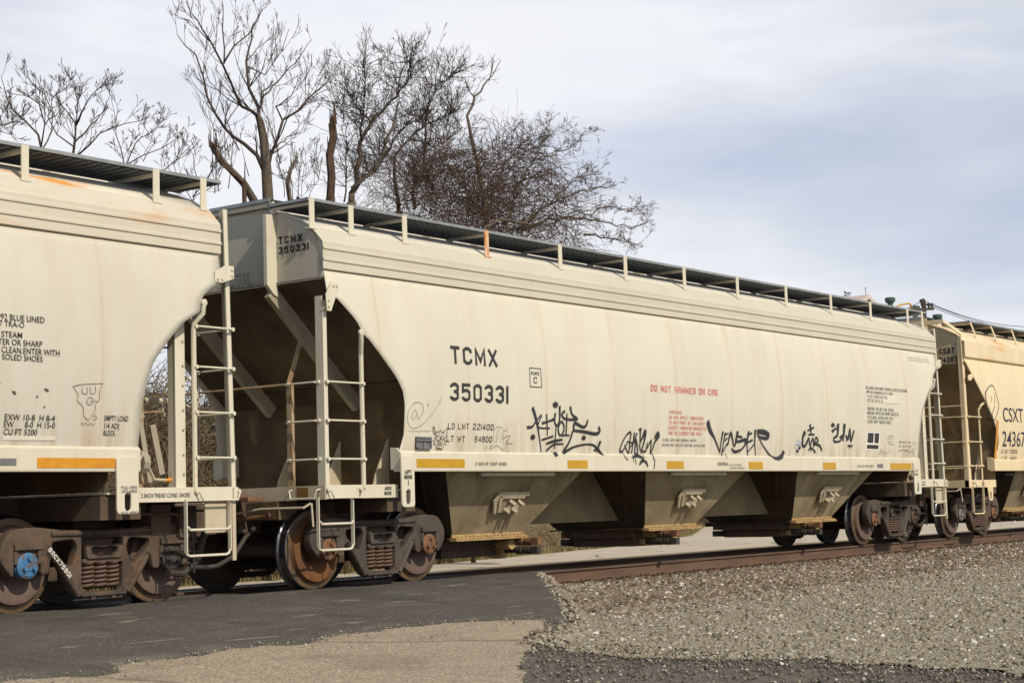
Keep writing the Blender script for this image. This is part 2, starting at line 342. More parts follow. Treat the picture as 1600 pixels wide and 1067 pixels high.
def stroke_text(s, Wd, H, sw, step=None):
    "text as 2D quads inside 0..Wd x 0..H"
    gap = .36; tot = sum(gw(c) for c in s)+gap*(len(s)-1); u = Wd/tot; x = 0; vs = []; fs = []
    for c in s:
        w = gw(c)*u
        if c in GL:
            for st in GL[c]:
                iw = max(w-sw, 0)
                pl = [(x+(w/2 if gw(c) < .2 else sw/2+px*iw), sw/2+py*(H-sw)) for px, py in st]
                # open ends reach the letter box
                if st[0] != st[-1]:
                    for e, k in ((0, 1), (-1, -2)):
                        if .14 < st[e][1] < .86 and c not in 'AEFHBPRGK469': continue
                        d = Vector(pl[e])-Vector(pl[k]); d.normalize(); pl[e] = tuple(Vector(pl[e])+d*sw/2)
                L, R = ribbon(pl, [sw]*len(pl), step); o = len(vs)
                for l, r in zip(L, R): vs += [(l.x, l.y), (r.x, r.y)]
                fs += [(o+2*i, o+2*i+1, o+2*i+3, o+2*i+2) for i in range(len(L)-1)]
        x += w+gap*u
    return vs, fs
def font_text(s, Wd, H, bold=0):
    cu = bpy.data.curves.new('tmp', 'FONT'); cu.body = s; cu.size = 1; cu.offset = bold; cu.resolution_u = 3
    o = bpy.data.objects.new('tmp', cu); COL.objects.link(o)
    dg = bpy.context.evaluated_depsgraph_get(); me = bpy.data.meshes.new_from_object(o.evaluated_get(dg))
    v = np.array([x.co[:2] for x in me.vertices]); fs = [tuple(p.vertices) for p in me.polygons]
    bpy.data.objects.remove(o); bpy.data.curves.remove(cu); bpy.data.meshes.remove(me)
    v[:,0] -= v[:,0].min(); v[:,0] *= Wd/v[:,0].max(); v[:,1] *= H/.69
    return [tuple(p) for p in v], fs

# ------------------------------------------------------------------ car body shape
_pz = np.polyfit([1.50,1.7,2.0,2.4,2.8,3.1,3.4,3.56], [1.525,1.55,1.578,1.595,1.585,1.56,1.512,1.482], 3)
def ysurf(z): return float(np.polyval(_pz, min(max(z, 1.5), 3.6)))
def ypaint(z): return max(ysurf(z), float(np.interp(z, [1.535,1.59], [1.562,1.50])) if z < 1.59 else 0)
ROOF = [(0,4.42),(.2,4.415),(.42,4.395),(.65,4.345),(.87,4.28),(1.1,4.19),(1.33,4.065)]
CUT_A = [(3.6,.02),(3.31,.02),(3.24,.2),(3.2,.24),(3.03,.45),(2.93,.52),(2.88,.54),(2.84,.62),(2.614,.87),(2.40,1.10),(2.25,1.21),(2.1,1.25),(1.74,1.25),(1.5,1.17)]
CUT_B = [(3.6,.02),(3.42,.02),(3.28,.07),(3.23,.12),(3.166,.25),(3.06,.34),(2.93,.37),(2.89,.42),(2.86,.55),(2.638,.79),(2.40,1.0),(2.18,1.09),(1.92,1.15),(1.5,1.16)]
CUT_R = [(3.6,.0),(3.5,.06),(3.3,.22),(3.09,.42),(2.9,.60),(2.69,.83),(2.4,1.12),(2.05,1.40),(1.9,1.44),(1.75,1.40),(1.5,1.2)]
def cutd(tab, z):
    zs = [p[0] for p in tab][::-1]; ds = [p[1] for p in tab][::-1]
    return float(np.interp(z, zs, ds))
SLOPE = .88
def slope_d(z): return (3.49-z)/SLOPE
BOGIE = {}
def make_bogie(loc, parent, frame_mat, caps, wheels, first=[]):
    """wheel truck: two side frames, springs, bolster, two axles with wheels"""
    o = MB()
    o.box(-.2, .2, -1.0, 1.0, .47, .70); o.box(-.3, .3, -.4, .4, .60, .78)          # bolster
    for s in (-1, 1): o.box(s*.36-.06, s*.36+.06, -.78, .78, .28, .42)              # brake beams
    b = o.build('wheel_truck', DBROWN, parent, loc, bevel=.015)
    for sy in (-1, 1):
        for k, sx in enumerate((-1, 1)):
            pass
    # side frames
    if 'frame' not in BOGIE:
        fr = MB()
        out = rnd_poly([(-1.06,.35),(-1.20,.50),(-1.19,.66),(-1.06,.80),(-.80,.815),(-.45,.775),(.45,.775),(.80,.815),(1.06,.80),(1.19,.66),(1.20,.50),(1.06,.35),
                        (1.04,.38),(1.035,.60),(.74,.60),(.735,.36),(.64,.36),(.62,.50),(.56,.52),(.33,.16),(.22,.105),(-.22,.105),(-.33,.16),(-.56,.52),(-.62,.50),(-.64,.36),(-.735,.36),(-.74,.60),(-1.035,.60),(-1.04,.38)], .07)
        wl = rnd_poly([(-.60,.665),(-.345,.685),(-.30,.60),(-.36,.44),(-.41,.425),(-.60,.60)], .05)
        wr = [(-x, z) for x, z in wl][::-1]
        sp = rnd_poly([(-.25,.69),(.25,.69),(.25,.21),(.21,.17),(-.21,.17),(-.25,.21)], .03)
        plate_mb(fr, out, [wl, wr, sp], -1.085, -.965, .018)
        # flanged edges and pedestal roofs standing proud
        for s in (-1, 1):
            fr.prism(rnd_poly([(s*.33,.165),(s*.245,.13),(s*.245,.20),(s*.29,.24)], .01), -1.105, -1.0)
            fr.box(s*.89-.16, s*.89+.16, -1.115, -1.0, .605, .66)
            fr.tube([(s*.56,-1.085,.50),(s*.30,-1.09,.15)], .035, 8)
        fr.box(-.27, .27, -1.115, -.96, .135, .175)
        fr.tube([(-.62,-1.083,.745),(0,-1.088,.735),(.62,-1.083,.745)], .028, 8)
        fr.box(-.155, -.10, -1.10, -1.07, .10, .15); fr.box(.10, .155, -1.10, -1.07, .10, .15)
        BOGIE['frame'] = fr
        sg = MB(); pts = []
        for k in range(6*14+1):
            a = 2*PI*k/14; pts.append((.068*math.cos(a), .068*math.sin(a), .255*k/(6*14)))
        sg.tube(pts, .0165, 7); BOGIE['spring'] = sg
        en = MB()
        plate_mb(en, rnd_poly([(-.215,.49),(.215,.49),(.235,.63),(-.235,.63)], .02), [rnd_poly([(-.16,.535),(.16,.535),(.17,.60),(-.17,.60)], .02)], -1.125, -1.03, .008)
        en.box(-.2, .2, -1.05, -.98, .50, .62); en.box(-.25, .25, -1.1, -.98, .455, .492)
        BOGIE['bend'] = en
        wb = MB(); pr = [(.05,.02),(.10,.02),(.105,.005),(.17,-.005),(.22,-.05),(.30,-.075),(.365,-.06),(.375,-.015),(.385,0),(.448,0),(.457,.006),(.460,.085),(.470,.10),(.487,.108),(.492,.125),(.480,.138),(.39,.14),(.37,.09),(.2,.10),(.12,.16),(.05,.16)]
        wb.lathe(pr, (0,0,0), 56, 'Y', [0]*7+[1]*2+[2]*7+[0]*4); BOGIE['wheel'] = wb
        cp = MB(); cp.lathe([(.0,-.03),(.03,-.03),(.035,-.02),(.10,-.018),(.11,-.008),(.122,-.004),(.122,.02),(.128,.03),(.128,.09),(.0,.09)], (0,0,0), 28, 'Y')
        for k in range(3):
            a = PI/2+2*PI*k/3; cp.lathe([(0,-.052),(.022,-.052),(.024,-.018),(.024,-.01)], (.062*math.cos(a), 0, .062*math.sin(a)), 6, 'Y')
        cp.prism([(math.cos(PI/2+2*PI*k/3+d)*(.085 if d == 0 else .06), math.sin(PI/2+2*PI*k/3+d)*(.085 if d == 0 else .06)) for k in range(3) for d in (-.35, 0, .35)], -.028, -.015)
        BOGIE['cap'] = cp
        ad = MB(); ad.box(-.145,.145,-1.07,-.97,.545,.602); ad.box(-.155,-.115,-1.10,-.97,.47,.60); ad.box(.115,.155,-1.10,-.97,.47,.60); BOGIE['adapter'] = ad
    def part(key, nm, mats, loc=(0,0,0), flip=1, **k):
        ck = key+nm+(mats.name if not isinstance(mats, list) else mats[0].name)+str(k)
        if ck not in BOGIE: BOGIE[ck] = BOGIE[key].build(nm, mats, b, loc, **k); q = BOGIE[ck]
        else: q = BOGIE[ck].copy(); COL.objects.link(q); q.parent = b; q.location = loc
        if flip < 0: q.rotation_euler.z = PI
        return q
    for sy in (1, -1):
        part('frame', 'side_frame', frame_mat, flip=sy, autos=35)
        part('bend', 'bolster_end', frame_mat, flip=sy, autos=35)
        for dx in (-.155, 0, .155): part('spring', 'coil_spring', SPRING, (dx, -1.02*sy, .205), smooth=True)
        for sx in (-1, 1): part('adapter', 'bearing_adapter', frame_mat, (sx*.889, 0, 0), flip=sy, bevel=.008)
    for k, sx in enumerate((-1, 1)):
        q = part('cap', 'bearing_cap', caps[k][0], (sx*.889, -1.085, .457), autos=30)
        if caps[k][1]: tag(q, caps[k][1])
        q = part('cap', 'bearing_cap', RUST, (sx*.889, 1.085, .457), flip=-1, autos=30)
        q = part('wheel', 'wheel', [wheels[k], RIMW, TREAD], (sx*.889, -.835, .457), autos=35)
        if wheels[k] is WHEELO: tag(q, 'rusty orange wheel with a shiny steel tread')
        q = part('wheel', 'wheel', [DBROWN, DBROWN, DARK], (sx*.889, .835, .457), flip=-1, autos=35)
        ax = MB(); ax.lathe([(.0,-1.02),(.075,-1.02),(.075,-.9),(.1,-.86),(.1,-.68),(.085,-.5),(.08,0),(.085,.5),(.1,.68),(.1,.86),(.075,.9),(.075,1.02),(0,1.02)], (0,0,0), 20, 'Y')
        ax.build('axle', DBROWN, b, (sx*.889, 0, .457), smooth=True)
    return b

HRAIL1 = [(-.147,.818),(-.253,.966),(-.229,1.045),(-.19,1.062),(.418,1.058)]; HRAIL2 = [(-.072,.835),(-.148,.982),(-.135,1.015),(-.10,1.029),(.348,1.027)]
HLATCH = [((.032,.99),(.10,.965),(.05,.86)), ((.223,.987),(.27,.962),(.215,.86))]; HATCH = [(-.147,.818),(.306,.815),(.428,1.06),(-.22,1.06),(-.253,.966)]
class Car:
    """one covered hopper; local X runs along the track, local origin at rail height under its middle"""
    def __init__(s, label, cx, half, mats, cutL, cutR, plain_band=False):
        s.cx, s.h = cx, half; s.m = mats; s.root = tag(empty('hopper_car', (cx,0,0)), label, 'rail car', 'covered hopper cars of the train')
        s.body(cutL, cutR, plain_band)
    def body(s, cutL, cutR, plain):
        h = s.h; M = s.m
        # side sheets
        nz, nx = 34, 150
        for sg in (-1, 1):
            b = MB()
            for i in range(nz):
                z = 1.50+(3.56-1.50)*i/(nz-1); y = ysurf(z); xl = -h+cutd(cutL, z); xr = h-cutd(cutR, z)
                for j in range(nx):
                    x = xl+(xr-xl)*j/(nx-1); e = min(1, min(j, nx-1-j)/6)
                    w = .0012*math.sin(x*2.1+z*1.3)+.001*math.sin(x*4.3-z*2.2+1)-.0014*math.cos(2*PI*(x+.42)/1.63)
                    b.v.append((x, sg*(y+w*e), z))
            for i in range(nz-1):
                for j in range(nx-1):
                    a = i*nx+j; b.f.append((a, a+1, a+nx+1, a+nx)); b.mi.append(0)
            o = b.build('side_sheet', M['side'], s.root, smooth=True, solid=.008, recalc=True)
            if sg < 0: s.side = o
        # roof
        path = [(-y, z) for y, z in ROOF[::-1]]+[(y, z) for y, z in ROOF[1:]]
        s.roof = MB().strip(path, -h, h, nx=20).build('roof', M['roof'], s.root, smooth=True, solid=.012)
        # eave band
        if plain: prof = [(1.325,4.075),(1.47,3.935),(1.53,3.90),(1.53,3.60),(1.49,3.57)]
        else: prof = [(1.325,4.075),(1.42,3.975),(1.487,3.905),(1.50,3.885),(1.50,3.838),(1.514,3.828),(1.514,3.808),(1.50,3.797),(1.50,3.708),(1.514,3.698),(1.514,3.678),(1.50,3.668),(1.503,3.585),(1.485,3.578)]
        for sg in (-1, 1):
            b = MB().strip([(sg*y, z) for y, z in prof], -h-.005, h+.005, nx=10)
            o = b.build('eave_band', M['band'], s.root, solid=.008)
            for e in (-1, 1):      # gusset closing the band's end
                b2 = MB(); b2.prismx([(sg*y, z) for y, z in prof]+[(sg*1.44,3.58),(sg*1.33,4.04)], e*(h-.05), e*(h-.04)); b2.build('band_gusset', M['trim'], o)
        # inner wall behind the band
        for sg in (-1, 1): MB().strip([(sg*1.33,4.06),(sg*1.475,3.50)], -h+.02, h-.02, nx=4).build('top_chord', M['trim'], s.root, solid=.01)
        # ends: end sheet, slope sheet, bulkhead
        for e in (-1, 1):
            X = lambda d: e*(h-d)
            b = MB(); poly = [(-1.475,3.49),(1.475,3.49),(1.33,4.06)]+[(y, z-.008) for y, z in ROOF[::-1][1:]]+[(-y, z-.008) for y, z in ROOF[1:-1]]+[(-1.33,4.06)]
            b.prismx(poly, X(.015), X(.03)); b.box(min(X(0),X(.05)), max(X(0),X(.05)), -1.47, 1.47, 3.47, 3.488)
            es = b.build('end_sheet', M['end'], s.root)
            if e < 0: s.endL = es
            for y in (-.735, .735):
                r = MB(); a_, b_ = X(-.14), X(.03); pl_ = [(a_,3.46),(X(-.04),3.36),(b_,3.33),(b_,4.285),(a_,4.27)]
                r.prism(pl_, y-.03, y+.03); r.build('end_rib', M['trim'], es, bevel=.006)
            b = MB(); d1 = 1.47; zz = 2.2
            rows = 12
            for i in range(rows+1):
                d = d1*i/rows; z = 3.49-SLOPE*d; yw = ysurf(z)-.012
                b.v += [(X(d), -yw, z), (X(d), yw, z)]
            b.f += [(2*i, 2*i+1, 2*i+3, 2*i+2) for i in range(rows)]; b.mi += [0]*rows
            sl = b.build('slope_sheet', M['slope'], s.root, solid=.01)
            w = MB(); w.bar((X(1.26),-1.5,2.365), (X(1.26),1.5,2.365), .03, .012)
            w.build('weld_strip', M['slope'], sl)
            for y in (-.72, .72):
                st = MB()
                a = Vector((X(.02), y, 3.46)); c = Vector((X(d1), y, 2.2)); n = Vector((-e*SLOPE*-1, 0, -1)).normalized()
                n = Vector((e*SLOPE, 0, -1)).normalized()
                st.add([a+Vector((0,-.02,0)), c+Vector((0,-.02,0)), c+Vector((0,-.02,0))+n*.17, a+Vector((0,-.02,0))+n*.17,
                        a+Vector((0,.06,0)), c+Vector((0,.06,0)), c+Vector((0,.06,0))+n*.17, a+Vector((0,.06,0))+n*.17],
                       [(0,1,2,3),(7,6,5,4),(0,4,5,1),(1,5,6,2),(2,6,7,3),(3,7,4,0)])
                st.build('slope_stiffener', M['stiff'], sl, bevel=.006)
            b = MB(); pl = [(-ysurf(z)+.012, z) for z in np.linspace(2.2, 1.5, 8)]; pl = pl+[(-1.42,1.13),(1.42,1.13)]+[(-y, z) for y, z in pl[::-1]]
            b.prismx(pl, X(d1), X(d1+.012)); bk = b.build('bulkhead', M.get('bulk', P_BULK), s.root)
            for y in (-1.12, -.35, .45):
                g = MB(); g.prism([(X(1.47),1.13),(X(1.47-.30),1.13),(X(1.47-.24),1.30),(X(1.47),1.72)], y-.01, y+.01)
                g.build('gusset', P_GREYP, bk)
        # floor pan closing the tank, with centre sill
        c = MB(); c.box(-h+1.5, h-1.5, -1.40, 1.40, 1.44, 1.46); c.box(-h-.25, h+.25, -.17, .17, .75, 1.10)
        for sx in (-7.25, 7.25): c.box(sx-.25, sx+.25, -1.42, 1.42, .86, 1.09)
        c.build('underframe', DBROWN, s.root)
        c = MB(); c.box(-h+2.3, h-2.3, -.42, .42, .63, 1.44); c.build('centre_sill', P_SILLC, s.root)
        # side sills
        for sg in (-1, 1):
            b = MB().prismx([(sg*y, z) for y, z in ((1.40,1.60),(1.50,1.59),(1.562,1.535),(1.562,1.335),(1.557,1.318),(1.45,1.318),(1.45,1.34),(1.40,1.345))], -h+1.18, h-1.15)
            o = b.build('side_sill', M['trim'], s.root, bevel=.004)
            if sg < 0: s.sill = o
    def lug(s, x0, x1, z0=.905, z1=1.50):
        c = (x0+x1)/2; mb = MB()
        plate_mb(mb, rnd_poly([(x0,z0),(x1,z0),(x1,z1),(x0,z1)], .05), [slot(c, z0+.12, .08, .18)], -1.592, -1.566, .006)
        return mb.build('jacking_plate', s.m['trim'], s.root, autos=30)
    def hopper(s, c, tw=1.56, bw=.71, bot=.505, gs=-1):
        M = MB()
        T = [(c-tw, -1.40, 1.43), (c+tw, -1.40, 1.43), (c+tw, 1.40, 1.43), (c-tw, 1.40, 1.43)]
        B = [(c-bw, -.80, bot), (c+bw, -.80, bot), (c+bw, .80, bot), (c-bw, .80, bot)]
        M.add(T+B, [(0,1,5,4),(2,3,7,6)]); M.add(T+B, [(1,2,6,5),(3,0,4,7)], 1)  # chute ends take the dark copy that carries their shade
        o = M.build('hopper_chute', [P_HOP, P_SHADED], s.root)
        for x_ in (-1, 1): fl = MB(); fl.bar((c+x_*tw,-1.0,1.40),(c+x_*(bw+.01),-.5,bot+.03), .05, .03); fl.build('chute_stiffener', P_SHADED, o)
        f = MB()          # bolted flange at the bottom
        f.box(c-bw-.05, c+bw+.05, -.90, -.785, bot-.02, bot)
        f2 = MB(); f2.box(c-bw-.05, c-bw+.02, -.78, .90, bot-.024, bot-.004); f2.box(c+bw-.02, c+bw+.05, -.78, .90, bot-.024, bot-.004); f2.box(c-bw, c+bw, .79, .90, bot-.024, bot-.004); f2.box(c-bw, c+bw, -.70, .70, bot-.06, bot-.026); f2.build('flange_ring', DBROWN, o)  # shade on the flange's other sides put in as dark brown
        f.box(c-bw-.04, c+bw+.04, -.825, -.805, bot, bot+.055)
        f.box(c-bw-.06, c+bw+.06, -.915, -.80, bot-.045, bot-.024)
        for k in range(17): f.box(c-bw+.03+k*(2*bw-.06)/16-.012, c-bw+.03+k*(2*bw-.06)/16+.012, -.89, -.855, bot, bot+.016)
        f.build('outlet_flange', TANST, o, bevel=.003)
        g = MB()          # sliding gate frame with operating shafts across the car
        g.box(c-.70, c+.60, -.58, .58, bot-.15, bot-.05); g.box(c-.62, c+.54, -.54, .54, bot-.27, bot-.15); g.box(c-.70, c+.60, -.61, -.58, bot-.165, bot-.14)
        gt = g.build('outlet_gate', DBROWN, o, bevel=.012)
        X = c+gs*(.38 if gs < 0 else .66)
        t = MB(); t.box(X-.05, X+.09, -.80, -.42, bot-.14, bot-.03); t.build('gate_bracket', TANST, gt, bevel=.01)
        t = MB(); t.box(X-.09, X+.07, -.62, -.30, bot-.25, bot-.17); t.build('gate_bracket', TANST, gt, bevel=.01)
        t = MB(); t.lathe([(0,-.06),(.068,-.06),(.073,-.05),(.073,.25),(0,.25)], (X-gs*.13 if gs > 0 else X+.14,-.98 if gs < 0 else -.75,bot-.12), 20, 'Y'); t.build('gate_end_cap', TANST, gt, autos=30)
        for dz, dx, mt in ((-.09, .0, RUST), (-.205, -.02, DARK)):
            sh = MB(); xx = X+dx; Z = bot+dz
            sh.tube([(xx,-1.10,Z),(xx,.90,Z)], .034, 10)
            for y in (-1.13, .86): sh.box(xx-.05, xx+.05, y-.05, y+.06, Z-.05, Z+.05)
            for y in (-1.0, -.86, .76): sh.tube([(xx,y-.05,Z),(xx,y+.05,Z)], .055, 10)
            sh.build('operating_shaft', [mt][0], gt, bevel=.006)
        t = MB(); t.box(X-.06, X+.06, .40, .70, bot-.27, bot-.03); t.build('shaft_bearing', DARK, gt, bevel=.01)
        d = MB(); d.box(c-.85, c+.72, -1.41, -1.36, 1.265, 1.312); d.build('drip_rail', s.m['trim'], o, bevel=.003)
        # inspection hatch lying on the sloping side
        nn = Vector((0,-.965,-.60)).normalized()
        def P(a, z, n_): return Vector((c+a, -1.40+(1.43-z)*.60/.965, z))+nn*n_
        hb = MB(); r = rnd_poly(HATCH, .05); k = len(r)
        hb.add([P(a, z, 0) for a, z in r]+[P(a, z, .03) for a, z in r], [tuple(range(k)), tuple(range(2*k-1,k-1,-1))]+[(i, (i+1)%k, k+(i+1)%k, k+i) for i in range(k)])
        ho = hb.build('inspection_hatch', P_HOP, o, bevel=.004)
        for pl_, w_ in ((HRAIL1, .05), (HRAIL2, .05)):
            q = MB()
            for i in range(len(pl_)-1): q.bar(P(*pl_[i], .035), P(*pl_[i+1], .035), .045, .03, up=nn)
            q.build('hatch_rail', P_GREYP, ho)
        for a1, a2, a3 in HLATCH:
            lt = MB(); lt.bar(P(*a2, .07), P(*a3, .05), .04, .05, up=nn); lt.bar(P(*a1, .05), P(*a2, .11), .035, .035, up=nn); lt.tube([P(*a3, .02), P(*a3, .11)], .026, 6); lt.tube([P(*a2, .02), P(*a2, .13)], .022, 6)
            lt.build('hatch_latch', P_GREYP, ho)
        return o
    def walkway(s, xs, lean=0, y0=-1.33, y1=-.72, z=4.395, far=True, rusty=()):
        x0, x1 = xs[0]-.05, xs[-1]+.25
        b = MB(); n = 19
        for k in range(n):
            y = y0+.02+(y1-y0-.04)*k/(n-1); b.box(x0, x1, y-.003, y+.003, z-.032, z)
        m = int((x1-x0)/.12); b2 = MB()
        for k in range(m):
            x = x0+.02+k*.12; b2.box(x, x+.022, y0+.01, y1-.01, z-.040, z-.033); b.box(x+.06, x+.066, y0+.01, y1-.01, z-.022, z-.004)
        for k in range(7): y = y0+.05+k*(y1-y0-.1)/6; b2.box(x0, x1, y-.006, y+.006, z-.0385, z-.0345)
        o = b.build('walkway', GRATE, s.root, recalc=False)
        b2.build('tread_grid', GRATE2, o, recalc=False)
        e = MB(); e.box(x0-.01, x1+.01, y0-.012, y0+.012, z-.025, z+.008); e.box(x0-.01, x1+.01, y1-.012, y1+.012, z-.045, z+.005); e.box(x0-.01, x0+.01, y0, y1, z-.03, z+.004); e.box(x1-.01, x1+.01, y0, y1, z-.03, z+.004)
        e.build('walkway_edge', GALV, o)
        pm = pb = None
        for i, x in enumerate(xs):
            if pm is None or x in rusty:
                p = MB(); zr = 4.065
                if lean: p.bar((0,y0-.004,z-.03),(lean,y0-.10,zr-.07), .07, .014, up=(1,0,0)) if False else p.add([(-.035,y0-.012,z-.028),(.035,y0-.012,z-.028),(.035,y0+.0,z-.028),(-.035,y0+.0,z-.028),(lean-.035,y0-.10,3.985),(lean+.035,y0-.10,3.985),(lean+.035,y0-.085,3.985),(lean-.035,y0-.085,3.985)], [(0,1,2,3),(7,6,5,4),(0,4,5,1),(1,5,6,2),(2,6,7,3),(3,7,4,0)])
                else: p.box(-.042, .042, y0-.022, y0-.012, 4.05, z-.0); p.box(-.06, .06, y0-.04, y0+.03, 4.045, 4.065)
                q = p.build('walkway_post', s.m['trim'] if x not in rusty else POSTR, o, (x, 0, 0)); 
                if x in rusty: tag(q, 'rust streaked walkway post')
                else: pm = q
            else: q = pm.copy(); COL.objects.link(q); q.location = (x, 0, 0); q.parent = o
            if pb is None:
                p = MB(); p.box(-.02, .02, y0-.01, y1+.02, z-.07, z-.034); p.box(-.02, .02, y1-.06, y1, 4.29, z-.03); pb = p.build('walkway_bracket', s.m['trim'], o, (x, 0, 0))
            else: q = pb.copy(); COL.objects.link(q); q.location = (x, 0, 0); q.parent = o
        for e in (-1, 1):
            g = MB(); a_, b_ = sorted((e*(s.h+.06), e*(s.h-.42)))
            for k in range(12): g.box(a_+.015+k*(b_-a_-.03)/11-.003, a_+.015+k*(b_-a_-.03)/11+.003, y1-.02, -y1+.02, 4.435, 4.465)
            for k in range(26): q_ = y1+k*(-2*y1)/25; g.box(a_+.01, b_-.01, q_-.003, q_+.003, 4.44, 4.46)
            eg = g.build('end_walkway', GRATE, s.root, recalc=False)
            g = MB(); g.box(a_-.01, a_+.01, y1-.02, -y1+.02, 4.43, 4.472); g.box(b_-.01, b_+.01, y1-.02, -y1+.02, 4.43, 4.472); g.build('walkway_edge', GALV, eg)
            g = MB(); q_ = e*(s.h+.04); g.box(min(q_, q_-e*.03), max(q_, q_-e*.03), y1-.05, -y1+.05, 4.375, 4.43); g.build('walkway_bracket', s.m['trim'], eg)
        # mirrored walkway on the far side, and the hatch trough between
        if far:
            c2 = o.copy(); COL.objects.link(c2); c2.scale.y = -1; c2.parent = s.root
        t = MB()
        t.box(xs[0]+.7, xs[-1]-.4, -.33, .33, 4.40, 4.50)
        tr = t.build('hatch_trough', s.m['roof'], s.root, bevel=.02)
        k = xs[0]+1.2
        cl = None
        while k < xs[-1]-.5:
            if cl is None:
                q = MB(); q.box(-.06, .06, -.46, -.33, 4.39, 4.47); cl = q.build('hatch_clamp', P_GREYP, tr, (k,0,0), bevel=.01)
            else: q = cl.copy(); COL.objects.link(q); q.location = (k,0,0); q.parent = tr
            k += 1.02
        return o
    def bogies(s, xl, xr, fl, fr):
        make_bogie((xl,0,0), s.root, *fl); make_bogie((xr,0,0), s.root, *fr)

POSTR = mat('rust_streaked_post', (.62, .50, .34), (.45, .17, .05), scale=7, rough=.7, stretch=(2,2,.5))
def rungs(parent, m, zs, a, b, r=.011, name='rung'):
    "horizontal bars with flattened bolted ends between points a and b (x, y) at heights zs"
    base = None
    for z in zs:
        if base is None:
            k = MB(); A = Vector((*a, 0)); B = Vector((*b, 0)); d = (B-A).normalized()
            n = Vector((d.y, -d.x, 0)); n = n if n.y < 0 or (abs(n.y) < 1e-6 and n.x < 0) else -n
            k.tube([A+n*.005, A+n*.045+d*.03, B+n*.045-d*.03, B+n*.005], r, 8)
            for q in (A, B): k.tube([q+n*.0, q+n*.035], .022, 8)
            base = k.build(name, m, parent, (0,0,z))
        else: q = base.copy(); COL.objects.link(q); q.location = (0,0,z); q.parent = parent
def stirrup(car, x0, x1, y, ztop, zbot, zmid=None, m=None):
    k = MB(); w = .012
    k.bar((x0,y,ztop),(x0,y,zbot+.04), .042, .012, up=(1,0,0)); k.bar((x1,y,ztop),(x1,y,zbot+.04), .042, .012, up=(1,0,0))
    k.tube([(x0,y,zbot+.05),(x0+.015,y,zbot+.015),(x0+.05,y,zbot),(x1-.05,y,zbot),(x1-.015,y,zbot+.015),(x1,y,zbot+.05)], .014, 8)
    if zmid: k.tube([(x0+.01,y-.02,zmid+.03),(x0+.04,y-.02,zmid),(x1-.04,y-.02,zmid),(x1-.01,y-.02,zmid+.03)], .014, 8)
    return k.build('sill_step', m or car.m['trim'], car.root)
def grab(parent, m, x0, x1, y, z, dz=.09):
    k = MB(); k.tube([(x0,y,z+dz),(x0+.01,y-.05,z+dz-.01),(x0+.05,y-.055,z),(x1-.05,y-.055,z),(x1-.01,y-.05,z+dz-.01),(x1,y,z+dz)], .011, 8)
    for x in (x0, x1): k.tube([(x,y,z+dz),(x,y-.03,z+dz)], .024, 8)
    return k.build('grab_iron', m, parent)

